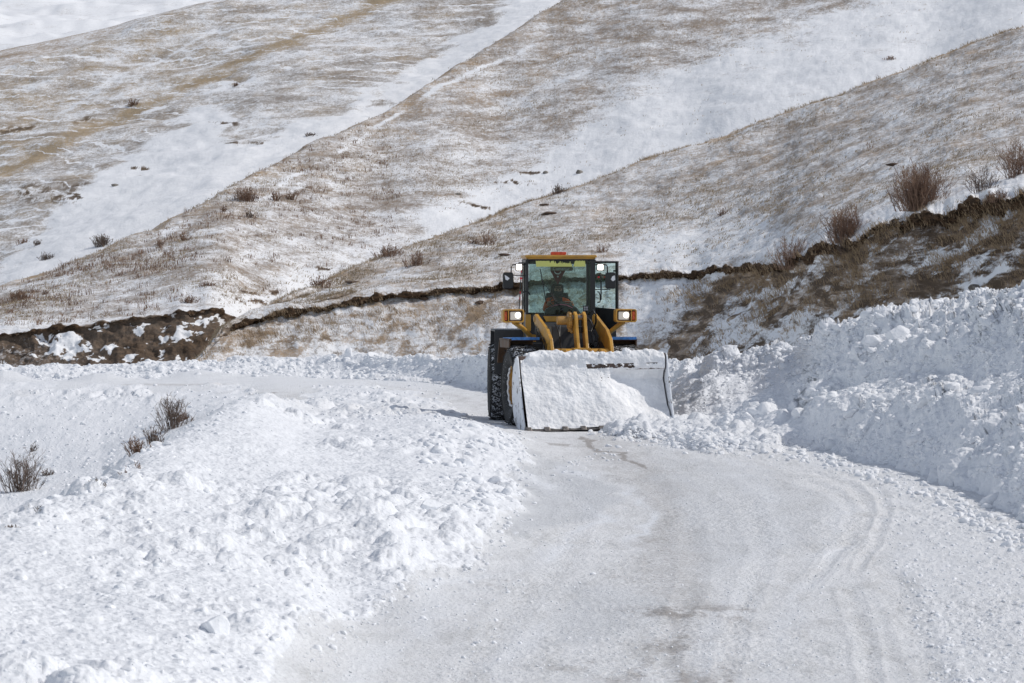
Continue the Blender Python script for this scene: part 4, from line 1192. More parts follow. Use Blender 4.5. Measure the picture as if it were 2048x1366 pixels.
# roof fittings
mb = MB(CT); mb.ext(rrect(.31, .062, .02, -.035, 3.435), .15, .40, 'y'); mb.build('beacon_bar', M['red_lens'], cab, .008)
mb = MB(CT); mb.tube([(-.04, .45, 3.40), (-.055, .45, 3.67)], .006, 6, .003); mb.build('antenna', M['black'], cab)
mb = MB(CT); mb.tube([(.655, .3, 3.38), (.65, .3, 3.58)], .006, 6, .003); mb.build('antenna', M['black'], cab)
mb = MB(CT); mb.tube([(.60, .0, 3.36), (.69, -.03, 3.37), (.70, -.03, 3.33), (.64, -.02, 3.31)], .007, 6); mb.build('roof_wire', M['black'], cab)
# work lights
for sx, xx in ((-1, -.855), (1, .795)):
    mb = MB(CT); ring(mb, rrect(.145, .145, .03, xx, 3.155), rrect(.118, .118, .022, xx, 3.155), -.13, -.03); mb.ext(rrect(.12, .12, .02, xx, 3.155), -.07, -.04, 'y')
    wl = mb.build('work_light', M['brown'], cab, .004)
    mb = MB(CT); mb.ext(rrect(.118, .118, .022, xx, 3.155), -.115, -.10, 'y'); mb.build('lens', M['lamp_top'], wl)
    mb = MB(CT)
    mb.tube([(sx * .70, -.02, 3.24), (xx, -.03, 3.245), (xx, -.05, 3.22)], .012, 8)
    mb.tube([(sx * .70, .02, 3.205), (xx + sx * .03, .02, 3.215), (xx + sx * .135, .0, 3.20), (xx + sx * .150, .0, 3.16), (xx + sx * .155, .0, 2.98)], .013, 8)
    mb.tube([(sx * .70, .02, 2.98), (xx + sx * .02, .02, 2.985), (xx + sx * .15, .0, 3.0)], .008, 8)
    mb.build('mirror_bracket', M['black'], cab, 0, True)
    mx = xx + sx * .215
    mb = MB(CT); mb.ext(rrect(.215, .335, .05, mx, 2.885), -.05, .05, 'y'); mr = mb.build('mirror', M['black'], cab, .02)
    mb = MB(CT); mb.ext([(mx - .06, 2.93), (mx - .07, 3.0), (mx - .02, 2.97), (mx + .03, 2.93), (mx - .01, 2.89), (mx - .05, 2.90)] if sx < 0 else [(mx + .0, 2.91), (mx + .03, 2.97), (mx + .08, 2.99), (mx + .09, 2.90), (mx + .04, 2.87)], -.062, -.048, 'y'); mb.build('snow_patch', M['snow_clod'], mr)
mb = MB(CT); mb.tube([(-.86, -.02, 2.0), (-.835, -.02, 2.55), (-.80, -.02, 3.08)], .011, 8); rp = mb.build('marker_pole', M['black'], cab)
for z_ in (2.50, 2.62, 2.90, 3.05):
    mb = MB(CT); mb.tube([(-.86 + (z_ - 2) * .055, -.02, z_), (-.86 + (z_ - 1.95) * .055, -.02, z_ + .05)], .0135, 8)
    if z_ == 2.90: mb.box((-.808, -.02, 2.93), (.05, .03, .035))
    mb.build('red_band', M['redp'], rp)
mb = MB(CT); mb.tube([(-.775, -.02, 2.0), (-.775, -.02, 2.60), (-.76, -.02, 2.655), (-.72, -.02, 2.665), (-.66, -.02, 2.66), (-.63, -.02, 2.6)], .014, 8); mb.build('grab_rail', M['black'], cab, 0, True)
mb = MB(CT); mb.tube([(.76, -.02, 3.0), (.79, -.02, 3.02), (.815, -.02, 2.99), (.815, -.02, 2.50), (.79, -.02, 2.45), (.74, -.02, 2.44)], .013, 8)
mb.tube([(.74, -.0, 2.66), (.775, .0, 2.65), (.80, .0, 2.58), (.80, .0, 2.48)], .012, 8); mb.build('grab_rail', M['black'], cab, 0, True)
for c_, d_ in (((.765, -.03, 2.955), (.035, .02, .03)), ((.90, .0, 2.955), (.07, .02, .012))):
    mb = MB(CT); mb.box(c_, d_); mb.build('red_clip', M['redp'], cab)
# open door: hinged on the rear pillar side, swung outward
hx, hy = .71, 1.02
ang = math.atan2(.50 - hy, 1.20 - hx)
DT = CT @ Matrix.Translation((hx, hy, 0)) @ Matrix.Rotation(ang, 4, 'Z')
dl = math.hypot(1.20 - hx, .50 - hy)
mb = MB(DT)
mb.box((dl / 2, 0, 3.26), (dl, .04, .04)); mb.box((dl - .03, 0, 2.78), (.06, .045, .98)); mb.box((.02, 0, 2.6), (.05, .04, 1.3)); mb.box((dl * .36, 0, 2.70), (dl * .68, .025, .018))
door = mb.build('door', M['black'], cab, .01)
mb = MB(DT); mb.ext([(0, 2.34), (dl, 2.30), (dl, 2.02), (dl - .2, 1.78), (0, 1.70)], -.02, .02, 'y'); mb.build('door_panel', M['dark'], door, .01)
mb = MB(DT); mb.box((dl / 2, 0, 2.79), (dl - .06, .006, .94)); mb.build('door_glass', M['glass_door'], door)
mb = MB(DT); mb.box((dl - .07, -.03, 3.08), (.04, .03, .03)); mb.build('latch', M['black'], door)
mb = MB(DT); mb.box((dl * .45, -.02, 2.35), (.015, .02, .05)); mb.build('door_handle', M['black'], door)
mb = MB(CT); mb.box((.80, .5, 1.60), (.30, .5, .04)); mb.box((.82, .5, 1.25), (.30, .45, .04)); mb.box((.84, .5, .9), (.30, .4, .04)); mb.box((.80, .27, 1.25), (.04, .03, .75)); mb.build('boarding_steps', M['dark'], LD, .005)

# snow carried in and caked on the bucket
xs = np.linspace(-1.47, 1.47, 300)
fill = [(-2.46,.035),(-2.38,.13),(-2.28,.32),(-2.18,.50),(-2.09,.67),(-2.00,.82),(-1.91,.96),(-1.84,1.09),(-1.80,1.22),(-1.81,1.345),(-1.80,1.40),(-1.76,1.475),(-1.62,1.50),(-1.44,1.42),(-1.33,1.25)]
fa = np.array(fill); ss = np.concatenate([[0], np.cumsum(np.hypot(*np.diff(fa, axis=0).T))]); sf = np.linspace(0, ss[-1], 190)
py_ = gsmooth(np.interp(sf, ss, fa[:, 0]), 2, 0); pz_ = gsmooth(np.interp(sf, ss, fa[:, 1]), 2, 0)
XX, YY = np.meshgrid(xs, py_); _, ZZ = np.meshgrid(xs, pz_); SS = np.broadcast_to((sf / ss[-1])[:, None], XX.shape)
# less snow to the right where the load has slid out
slid = sstep(.45 - .9 * SS, 1.35 - .9 * SS, XX) * sstep(.62, .5, SS)
YY = YY + slid * .30 * sstep(.0, .25, SS); ZZ = ZZ - slid * .05 * sstep(.02, .3, SS)
YY = np.minimum(YY, np.interp(ZZ, [.05, .4, .64, .95, 1.2, 1.37], [-1.75, -1.36, -1.30, -1.34, -1.50, -1.76]) + (SS > .58) * 9)
P = np.stack([XX, YY, ZZ], -1); N_ = normals(P)
topm = sstep(.66, .72, SS)
amp = .045 + .035 * topm
n1 = fbm(XX * 4, YY * 4, ZZ * 4, 5, 210) - .5
P = P + N_ * (amp * 2.0 * n1 + .5 * chunks(XX, YY, ZZ, .12, 211, .5) * (.30 + .70 * topm) + .02 * (fbm(XX * 14, YY * 14, ZZ * 14, 3, 212) - .5))[..., None]
P[..., 2] += topm * (.05 * (fbm(XX * 6, XX * 0, None, 4, 214) - .5) - .10 * sstep(1.1, 1.5, -XX) - .07 * sstep(1.2, 1.5, XX))
P[..., 2] = np.maximum(P[..., 2], .0)
hole = np.zeros(XX.shape)
def hb(x0, x1, s0, s1): return sstep(x0 - .04, x0 + .04, XX) * sstep(x1 + .04, x1 - .04, XX) * sstep(s0 - .02, s0 + .02, SS) * sstep(s1 + .008, s1 - .008, SS)
tz = (ZZ > .9) * (SS < .64)
def hz(x0, x1, z0, z1): return sstep(x0 - .04, x0 + .04, XX) * sstep(x1 + .04, x1 - .04, XX) * sstep(z0 - .02, z0 + .02, ZZ) * sstep(z1 + .01, z1 - .01, ZZ) * tz
for a_ in ((-.84, -.55, 1.28, 1.39, 1.25), (-.33, .62, 1.28, 1.39, 1.3), (-.15, .85, 1.15, 1.34, .76), (1.07, 1.32, 1.22, 1.36, 1.1), (.1, .45, .9, 1.1, .30)): hole = np.maximum(hole, a_[4] * hz(*a_[:4]))
hn = fbm(XX * 15, YY * 15, ZZ * 30, 5, 215, .62)
hm = hole + (hn - .5) * 1.5 > .60
Fq = grid_faces(*XX.shape)
keep = ~hm.ravel()[Fq[:, 0]]
V2 = P.reshape(-1, 3) @ np.array(TB.to_3x3()).T + np.array(TB.translation) + np.array(LROOT)
v_, f_, _a = compact(V2, Fq[keep], {})
def load_mat():
    m, nt, b = mat_new("caked_bucket_snow"); t = NT(nt); p = t.pos()
    n1 = t.noise(p, 2.2, 6, .65); n2 = t.noise(t.mapping(p, (0, 0, 0), (1, 1, 2.5)), 9.0, 5, .65); n3 = t.noise(p, 34.0, 3, .6)
    c = t.mix(t.ramp(n1, .38, .62), (.90, .90, .905), (.80, .80, .805))
    c = t.mix(t.ramp(n2, .58, .72, 0, .4), c, (.64, .63, .62))
    c = t.mix(t.ramp(n3, .68, .74, 0, .5), c, (.36, .32, .29))
    t.L.new(c, b.inputs['Base Color']); b.inputs['Roughness'].default_value = .7
    t.L.new(t.bump(n3, .01, .8, t.bump(n2, .02, .8)), b.inputs['Normal'])
    return m
M['load'] = load_mat()
o = np_mesh('snow_load', v_, f_, M['load'])
tag(o, 'white snow packed inside the loader bucket and over its top lip', 'snow load')

# hanging things in the windshield
CW = Matrix.Translation(LROOT) @ CT
pe = empty('pennant', CW @ Vector((0, .1, 3.1)))
IT = Matrix.Translation(-(CW @ Vector((0, .1, 3.1)))) @ CW
tag(pe, 'dark red triangular pennant with crescent and star hanging behind the windshield', 'pennant')
mb = MB(IT); mb.ext([(-.215, 3.095), (.105, 3.095), (-.055, 2.80)], .10, .106, 'y'); mb.build('cloth', M['maroon'], pe)
mb = MB(IT); vs = []; fs = []
for q in range(17):
    a = math.radians(195 + q * 150 / 16); r1 = .075; r2 = .062
    vs += [(-.058 + r1 * math.cos(a), .095, 3.085 + r1 * math.sin(a) * 1.0), (-.058 + r2 * math.cos(a), .095, 3.092 + r2 * math.sin(a))]
for q in range(16): fs.append([2 * q, 2 * q + 2, 2 * q + 3, 2 * q + 1])
mb.add(vs, fs)
st = []
for q in range(10):
    a = math.radians(90 + 36 * q); r = .026 if q % 2 == 0 else .011
    st.append((-.055 + r * math.cos(a), 2.965 + r * math.sin(a)))
mb.ext(st, .092, .097, 'y'); mb.build('crescent_and_star', M['whitecloth'], pe)
sg = empty('name_sign', CW @ Vector((.05, .06, 3.14)))
IT = Matrix.Translation(-(CW @ Vector((.05, .06, 3.14)))) @ CW
tag(sg, 'small brown name sign with pale lettering below the yellow film', 'sign')
mb = MB(IT); mb.ext(rrect(.46, .088, .03, .02, 3.125), .055, .065, 'y'); mb.build('board', M['plate'], sg)
Tt = IT @ Matrix.Translation((.01, .048, 3.122)) @ Matrix.Rotation(math.radians(90), 4, 'X')
text_mesh('lettering', "Cumanur", .092, Tt, M['whitecloth'], sg, .002)
for xx in (-.235, .275):
    mb = MB(IT); mb.box((xx, .06, 3.12), (.02, .01, .12)); mb.build('end_strip', M['whitecloth'], sg)

# driver
dv = Vector(CW @ Vector((.0, .92, 2.02)))
def skin(name, nodes, edges, mat, parent=None, sub=2):
    me = bpy.data.meshes.new(name)
    me.from_pydata([CT3 @ Vector(n[:3]) for n in nodes], edges, [])
    o = bpy.data.objects.new(name, me); link(o, parent)
    m = o.modifiers.new("skin", 'SKIN'); m.use_smooth_shade = True
    for i, n in enumerate(nodes):
        sv = me.skin_vertices[0].data[i]
        rr = n[3] if isinstance(n[3], tuple) else (n[3], n[3])
        sv.radius = rr; sv.use_root = (i == 0)
    m2 = o.modifiers.new("sub", 'SUBSURF'); m2.levels = sub; m2.render_levels = sub
    me.materials.append(mat)
    return o
CT3 = Matrix.Translation(-dv) @ CW
nodes = [(0,.95,2.10,.15),(0,.97,2.28,.14),(0,.97,2.46,.155),(0,.94,2.545,.07),(0,.915,2.60,.055),(0,.90,2.66,.088),(0,.895,2.72,.10),(0,.90,2.77,.085),
         (-.19,.95,2.47,.062),(-.27,.78,2.27,.048),(-.21,.50,2.42,.035),(.19,.95,2.47,.062),(.27,.78,2.27,.048),(.24,.50,2.42,.035),
         (-.10,.55,2.08,.085),(-.12,.42,1.75,.058),(.10,.55,2.08,.085),(.12,.42,1.75,.058),(-.12,.30,1.68,.045),(.12,.30,1.68,.045)]
edges = [(0,1),(1,2),(2,3),(3,4),(4,5),(5,6),(6,7),(2,8),(8,9),(9,10),(2,11),(11,12),(12,13),(0,14),(14,15),(15,18),(0,16),(16,17),(17,19)]
for sx, base in ((-1, 10), (1, 13)):
    bx, by, bz, _ = nodes[base]
    nodes.append((bx, by - .07, bz + .02, (.034, .02))); pi_ = len(nodes) - 1; edges.append((base, pi_))
    for k in range(4):
        o1 = len(nodes); off = (k - 1.5) * .018; ln = (.036, .042, .040, .030)[k]
        nodes.append((bx + off, by - .07 - ln, bz + .035, .0088)); nodes.append((bx + off, by - .075 - ln, bz + .0, .008)); nodes.append((bx + off, by - .05 - ln * .6, bz - .018, .0075))
        edges += [(pi_, o1), (o1, o1 + 1), (o1 + 1, o1 + 2)]
    o1 = len(nodes); nodes.append((bx - sx * .035, by - .045, bz + .01, .0095)); nodes.append((bx - sx * .045, by - .08, bz - .01, .008)); edges += [(pi_, o1), (o1, o1 + 1)]
body = skin('person', nodes, edges, M['skin'])
body.location = dv
tag(body, 'driver in orange work vest and dark hood seated behind the steering wheel', 'person')
jk = [(0,.95,2.10,.17),(0,.97,2.28,.16),(0,.97,2.44,.175),(0,.955,2.53,.10),(-.19,.95,2.47,.08),(-.27,.78,2.27,.065),(-.215,.53,2.41,.05),(.19,.95,2.47,.08),(.27,.78,2.27,.065),(.245,.53,2.41,.05)]
skin('jacket', jk, [(0,1),(1,2),(2,3),(2,4),(4,5),(5,6),(2,7),(7,8),(8,9)], M['hivis'], body)
tr_ = [(0,.95,2.08,.165),(-.10,.55,2.08,.10),(-.12,.42,1.75,.07),(.10,.55,2.08,.10),(.12,.42,1.75,.07)]
skin('trousers', tr_, [(0,1),(1,2),(0,3),(3,4)], M['coat'], body)
hd = [(0,.98,2.50,.11),(0,.95,2.60,.095),(0,.935,2.68,.118),(0,.935,2.75,.115),(0,.95,2.79,.08)]
skin('hood', hd, [(0,1),(1,2),(2,3),(3,4)], M['coat'], body)
mb = MB(CT3)
mb.ext(rrect(.16, .10, .04, 0, 2.62), .795, .84, 'y'); mb.ext([(-.10, 2.745), (.10, 2.745), (.09, 2.72), (-.09, 2.72)], .76, .86, 'y'); mb.box((0, .82, 2.44), (.17, .03, .20))
mb.build('scarf', M['coat'], body, .02)
for sx in (-1, 1):
    mb = MB(CT3); mb.lathe([(-.012, 0), (0, .012), (.008, 0)], (sx * .034, .812, 2.695), 10, 'y'); mb.build('eye', M['black'], body)
mb = MB(CT3); mb.ext([(-.014, 2.66), (.014, 2.66), (.004, 2.70), (-.004, 2.70)], .775, .82, 'y'); mb.build('nose', M['skin'], body, .004)
print("loader done")
# ---------------------------------------------------------------- dry grass, shrubs, snow clods
def twig_mat(name, c1, c2):
    m, nt, b = mat_new(name); t = NT(nt)
    n = t.noise(t.pos(), 9.0, 3); s_ = t.attr('shade')
    t.L.new(t.mix(t.math('ADD', t.math('MULTIPLY', n, .3), t.math('MULTIPLY', s_, .75), clamp=True), c1, c2), b.inputs['Base Color'])
    b.inputs['Roughness'].default_value = .85; b.inputs['Specular IOR Level'].default_value = .1
    return m
M['straw'] = twig_mat("dry_straw", (.22, .17, .125), (.56, .45, .31))
M['straw_dull'] = twig_mat("dull_straw", (.19, .14, .095), (.52, .39, .25))
M['twig_red'] = twig_mat("reddish_twigs", (.13, .085, .065), (.34, .225, .16))
M['twig_dark'] = twig_mat("dark_twigs", (.075, .058, .048), (.24, .18, .145))

def grass(name, pts, hts, n_bl, mat, spread=.09, wid=.016, lean=(-.35, -.1)):
    K = len(pts); tot = K * n_bl
    base = np.repeat(pts, n_bl, 0); h = np.repeat(hts, n_bl) * rng.uniform(.45, 1.1, tot)
    a = rng.uniform(0, 2 * np.pi, tot); r = spread * np.sqrt(rng.uniform(0, 1, tot))
    base = base + np.stack([np.cos(a) * r, np.sin(a) * r, np.full(tot, -.03)], 1)
    ln = np.stack([rng.normal(lean[0], .35, tot), rng.normal(lean[1], .3, tot)], 1) * h[:, None]
    tip = base + np.concatenate([ln, h[:, None]], 1)
    mid = base + np.concatenate([ln * .3, h[:, None] * .6], 1)
    w = wid * rng.uniform(.6, 1.3, tot); d = rng.uniform(0, np.pi, tot)
    dx = np.stack([np.cos(d) * w, np.sin(d) * w * .6, np.zeros(tot)], 1)
    V_ = np.stack([base - dx, base + dx, mid + dx * .7, mid - dx * .7, tip], 1).reshape(-1, 3)
    i = np.arange(tot)[:, None] * 5
    F_ = np.concatenate([i + np.array([[0, 1, 2]]), i + np.array([[0, 2, 3]]), i + np.array([[3, 2, 4]])])
    sh = np.repeat(np.clip(np.repeat(rng.uniform(0, 1, K), n_bl) * .7 + rng.uniform(0, .4, tot), 0, 1), 5)
    o = np_mesh(name, V_, F_, mat, False, {'shade': sh})
    return tag(o, kind='stuff')

def pick(H, prob, n):
    p = (prob * (H['PX'] > -20) * (H['PX'] < 2075) * (H['PY'] > -15)).ravel()
    p = np.clip(p, 0, None); p /= p.sum()
    idx = rng.choice(len(p), n, p=p)
    return H['P'].reshape(-1, 3)[idx], idx
def clump(H, k, s): q = H['P']; return sstep(.45, .62, fbm(q[..., 0] * k, q[..., 1] * k * .6, q[..., 2] * k * 1.4, 4, s)) + .12
# near hill above the lip
pr = np.clip(1.15 - HN['cov'], .05, 1) * sstep(4.0, 4.4, HN['T']) * sstep(8.6, 8.1, HN['T']) * clump(HN, .5, 301)
pts, ix = pick(HN, pr, 9000); grass('dry_grass', pts, rng.uniform(.04, .13, len(pts)), 6, M['straw'], .15, .010, (.5, -.1))
pr = sstep(7.0, 7.9, HN['T']) * sstep(8.3, 8.05, HN['T']) * clump(HN, .6, 302)
pts, ix = pick(HN, pr, 1300); grass('crest_grass', pts, rng.uniform(.05, .17, len(pts)), 6, M['straw'], .14, .008)
pr = (HN['lip'] * .28 + HN['cut'] * (.12 + .4 * HN['right'])) * clump(HN, .7, 303)
pts, ix = pick(HN, pr, 5200); grass('bank_grass', pts, rng.uniform(.06, .24, len(pts)), 6, M['straw_dull'], .14, .008, (-.6, -.3))
# middle hill
pr = np.clip(1.1 - HM['cov'], .03, 1) * sstep(3.9, 4.3, HM['T']) * sstep(8.6, 8.1, HM['T']) * clump(HM, .3, 304)
pts, ix = pick(HM, pr, 8000); grass('hillside_grass', pts, rng.uniform(.04, .13, len(pts)), 5, M['straw'], .2, .012, (.3, 0))
pr = sstep(4.0, 4.5, HM['T']) * sstep(7.5, 7.0, HM['T']) * clump(HM, .5, 305) * (HM['PX'] < 800)
pts, ix = pick(HM, pr, 900); grass('low_scrub', pts, rng.uniform(.10, .30, len(pts)), 9, M['twig_red'], .16, .010, (0, 0))

def shrub(px, py, hpx, wpx, label, mat='twig_red', dens=1.0, names=None, group=None, name='shrub', fan=1.0):
    p, n, k = hit(px, py, names)
    if p is None: print("no hit", px, py); return
    D = p.y; h = hpx * D / F; w = wpx * D / F
    o_ = Vector((p.x, p.y + .1, p.z - .04))
    if group == G2: dens *= .65
    ns = int(max(10, 34 * dens * w / max(h, .1) + 34 * dens) if dens > .2 else 5); V_ = []; F_ = []; S_ = []
    r0 = max(.004, .62 * D / F * .75)
    def seg(a, b, ra, rb, sh):
        d = (b - a).normalized(); u = d.cross(Vector((.3, .9, .2))).normalized(); v = d.cross(u); o = len(V_)
        for q, r in ((a, ra), (b, rb)):
            for j in range(3):
                t = 2.094 * j; V_.append(q + (u * math.cos(t) + v * math.sin(t)) * r)
        S_.extend([sh] * 6)
        for j in range(3): F_.append((o + j, o + (j + 1) % 3, o + 3 + (j + 1) % 3, o + 3 + j))
    for s in range(ns):
        bx = random.gauss(0, .22) * w * .9; by = random.gauss(0, .15) * w
        a = Vector((bx, by, -.02)); sh = random.random()
        dirx = bx / max(w, .01) * 1.1 * fan + random.gauss(0, .20); L = h * random.uniform(.45, 1.0) * (1 - .5 * min(1, abs(bx) / (.55 * w + 1e-6)) ** 2)
        d = Vector((dirx, random.gauss(0, .25), 1)).normalized()
        pts = [a]
        for q in range(4):
            d = (d + Vector((random.gauss(0, .12), random.gauss(0, .12), random.gauss(0.02, .04)))).normalized()
            pts.append(pts[-1] + d * L / 4)
        for q in range(4): seg(pts[q], pts[q + 1], r0 * (1.25 - .2 * q), r0 * (1.05 - .2 * q), sh)
        for q in range(random.randint(3, 6)):
            i = random.randint(1, 3); e = (pts[i + 1] - pts[i])
            b = pts[i] + e * random.random()
            dd = (e.normalized() + Vector((random.gauss(0, .55), random.gauss(0, .5), random.gauss(.1, .25)))).normalized()
            l2 = L * random.uniform(.12, .32); c = b + dd * l2
            seg(b, c, r0 * .75, r0 * .45, sh)
            for _ in range(2):
                d3 = (dd + Vector((random.gauss(0, .5), random.gauss(0, .4), random.gauss(.1, .2)))).normalized()
                seg(b + dd * l2 * random.uniform(.3, .8), b + dd * l2 * .5 + d3 * l2 * .7, r0 * .55, r0 * .35, sh)
    o = np_mesh(name, np.array([tuple(v) for v in V_]), np.array(F_), M[mat], False, {'shade': np.array(S_)})
    o.location = o_
    return tag(o, label, 'shrub', group)
G1, G2, G3 = 'bare shrubs along the top of the road cut', 'bare shrubs scattered on the hillsides', 'bare shrubs poking out of the roadside snow'
shrub(1838, 418, 92, 92, 'largest dense reddish brown shrub on the snowy edge above the road cut', dens=4.6, group=G1)
shrub(1690, 482, 74, 58, 'upright reddish shrub beside a rounded snow drift above the road cut', dens=3.2, group=G1)
shrub(1700, 505, 40, 40, 'low dark shrub right below the rounded snow drift on the cut edge', 'twig_dark', 1.2, group=G1)
shrub(1585, 535, 68, 66, 'spreading brown shrub at the left end of the dark cut edge', dens=1.5, group=G1)
shrub(1965, 382, 54, 50, 'thin open shrub between the largest shrub and the right frame edge', 'twig_dark', .8, group=G1)
shrub(2036, 352, 74, 60, 'tall shrub cut by the right edge of the photo above the road cut', dens=1.5, group=G1)
shrub(1995, 400, 26, 46, 'small brown scrub right above the darkest part of the cut', 'twig_red', .8, group=G1)
shrub(1118, 388, 22, 34, 'small dark shrub on the near ridge line right of the dark rocks', 'twig_dark', 1.0, ['spur'], G2)
shrub(780, 512, 26, 62, 'wide low reddish shrub on the near ridge line left of the loader', dens=1.0, names=['spur'], group=G2)
shrub(830, 532, 34, 46, 'round brown shrub on the near slope below the ridge line', dens=1.0, group=G2)
shrub(975, 492, 34, 30, 'thin brown shrub on the near slope above the loader', dens=.7, group=G2)
shrub(948, 490, 20, 24, 'small low shrub just left of the thin shrub above the loader', dens=.6, group=G2)
shrub(1205, 505, 26, 22, 'faint brown shrub on the snowy slope just above the cab roof', dens=.5, group=G2)
shrub(640, 572, 26, 50, 'brown scrub where the near ridge line meets the white hollow', names=['spur'], dens=.9, group=G2)
shrub(1445, 432, 24, 22, 'sparse shrub in the middle of the right hillside', dens=.5, group=G2)
shrub(1740, 300, 30, 16, 'single thin stalked shrub high on the right hillside', dens=.3, group=G2)
shrub(493, 402, 32, 52, 'dense reddish shrub clump on the middle hill beside the white gully', dens=1.6, group=G2)
shrub(553, 402, 22, 18, 'small reddish shrub just right of the dense clump on the middle hill', dens=.7, group=G2)
shrub(585, 402, 26, 22, 'second small reddish shrub right of the dense clump on the middle hill', dens=.7, group=G2)
shrub(446, 424, 20, 10, 'narrow reddish shrub below and left of the dense clump', dens=.5, group=G2)
shrub(500, 436, 18, 30, 'faint grey shrub directly below the dense clump', 'twig_dark', .5, group=G2)
shrub(205, 492, 28, 36, 'dark shrub at the lower end of the white gully', 'twig_dark', 1.5, ['mid', 'back'], G2)
shrub(368, 482, 20, 18, 'small brown shrub on the middle hill below the gully edge', dens=.7, group=G2)
shrub(320, 492, 20, 24, 'pale brown shrub left of the small one below the gully edge', dens=.6, group=G2)
shrub(150, 508, 14, 36, 'low reddish scrub on the ridge line left of the dark gully shrub', dens=.7, names=['mid'], group=G2)
shrub(92, 520, 18, 28, 'grey shrub on the white snow near the left edge of the photo', 'twig_dark', .9, group=G2)
shrub(45, 488, 14, 26, 'tiny brown shrub on the snow above the grey one at the left', dens=.6, group=G2)
shrub(75, 490, 16, 20, 'tiny dark shrub beside the tiny brown one at the left', 'twig_dark', .6, group=G2)
shrub(38, 600, 24, 50, 'wide dark red shrub on the ridge line at the left edge', dens=1.2, group=G2)
shrub(90, 590, 14, 16, 'small shrub right of the wide dark red one', dens=.6, group=G2)
shrub(380, 606, 18, 40, 'low brown shrub just above the earth bank', dens=.8, group=G2)
shrub(415, 572, 12, 36, 'flat reddish scrub above the right part of the earth bank', dens=.8, group=G2)
shrub(855, 166, 16, 16, 'small dark shrub on the ridge beside the upper gully', 'twig_dark', 1.0, ['mid'], G2)
shrub(267, 212, 18, 18, 'reddish shrub high on the tan crest of the back hill', dens=.9, group=G2)
shrub(472, 172, 9, 10, 'tiny round brown shrub beside a snow streak on the back hill', dens=1.0, group=G2)
shrub(620, 272, 10, 30, 'low dark scrub at the right end of the white gully', 'twig_dark', .7, group=G2)
shrub(1780, 120, 12, 30, 'faint brown scrub in the middle of the broad white snow chute', dens=.5, group=G2)
shrub(345, 858, 74, 46, 'tallest dark shrub on the crest of the left snow shoulder', 'twig_dark', 1.3, ['ground'], G3)
shrub(365, 842, 22, 26, 'tuft of brown scrub at the foot of the tallest dark shrub', 'twig_red', .8, ['ground'], G3)
shrub(308, 884, 42, 36, 'open dark shrub left of the tallest one on the snow shoulder', 'twig_dark', .7, ['ground'], G3)
shrub(272, 906, 40, 38, 'brown shrub third from the top of the snow shoulder crest', 'twig_red', .8, ['ground'], G3)
shrub(276, 938, 34, 9, 'single forked brown stalk standing in the left snow', 'twig_red', .12, ['ground'], G3, fan=.6)
shrub(247, 952, 26, 12, 'short leaning stalks left of the forked stalk', 'twig_red', .15, ['ground'], G3)
shrub(195, 972, 26, 50, 'sparse thin twigs low on the left snow shoulder', 'twig_dark', .25, ['ground'], G3)
shrub(38, 984, 84, 74, 'big spreading dark shrub in the hollow at the left edge', 'twig_dark', 1.5, ['ground'], G3)
shrub(92, 952, 20, 30, 'small dark twig tip right of the big spreading shrub', 'twig_dark', .5, ['ground'], G3)
shrub(62, 905, 26, 16, 'short thin twigs above the big spreading shrub', 'twig_dark', .3, ['ground'], G3)
shrub(85, 1020, 20, 28, 'small grey twigs just behind the snow shoulder crest', 'twig_dark', .4, ['ground'], G3)
shrub(22, 1056, 18, 40, 'low grey scrub on the crest at the far left edge', 'twig_dark', .5, ['ground'], G3)

# snow clods: thousands of broken crumbs
import bmesh
def ico(sub):
    bm = bmesh.new(); bmesh.ops.create_icosphere(bm, subdivisions=sub, radius=1.0)
    v = np.array([tuple(q.co) for q in bm.verts]); f = np.array([[q.index for q in p.verts] for p in bm.faces]); bm.free()
    return v, f
IV, IF = ico(2)
TPL = []
for k in range(14):
    v = IV.copy()
    for c in range(9):      # planar breaks
        n = rng.normal(size=3); n /= np.linalg.norm(n); d = rng.uniform(.5, .85)
        q = v @ n; v = v - np.maximum(q - d, 0)[:, None] * n
    v = v * (1 + .12 * (fbm(v[:, 0] * 3 + k, v[:, 1] * 3, v[:, 2] * 3, 3, 400 + k) - .5))[:, None]
    TPL.append(v)
def place_clods(lst, name):
    Vs = []; Fs = []; o = 0
    for (p, r) in lst:
        v = TPL[rng.integers(len(TPL))]
        sc = np.array([rng.uniform(.8, 1.35), rng.uniform(.8, 1.2), rng.uniform(.5, .85)]) * r
        R_ = np.array(Euler((rng.uniform(-.5, .5), rng.uniform(-.5, .5), rng.uniform(0, 6.28))).to_matrix())
        Vs.append((v * sc) @ R_.T + np.array(p)); Fs.append(IF + o); o += len(v)
    ob = np_mesh(name, np.concatenate(Vs), np.concatenate(Fs), M['snow_clod'], True)
    return tag(ob, kind='stuff')
clods = []
def scatter(n, fx, fy, rmin, rmax, names, acc=None, bias=2.5, sink=.35):
    k = 0
    for _ in range(n * 3):
        if k >= n: break
        px, py = fx(), fy()
        if acc and not acc(px, py): continue
        p, nn, kk = hit(px, py, names)
        if p is None or p.y > 122: continue
        r = rmin + (rmax - rmin) * rng.uniform() ** bias
        clods.append(((p.x, p.y, p.z + r * (.5 - sink)), r)); k += 1
U_ = lambda a, b: (lambda: rng.uniform(a, b))
def along(pts, w):
    st = {}
    def fx():
        i = rng.integers(len(pts) - 1); t = rng.uniform(); (x0, y0), (x1, y1) = pts[i], pts[i + 1]
        st['y'] = y0 + (y1 - y0) * t + rng.normal(0, w * .5); return x0 + (x1 - x0) * t + rng.normal(0, w)
    return fx, (lambda: st['y'])
lump_ok = lambda px, py: float(fbm(np.array([px / 130.]), np.array([py / 60.]), None, 3, 500)[0]) > rng.uniform(.40, .60)
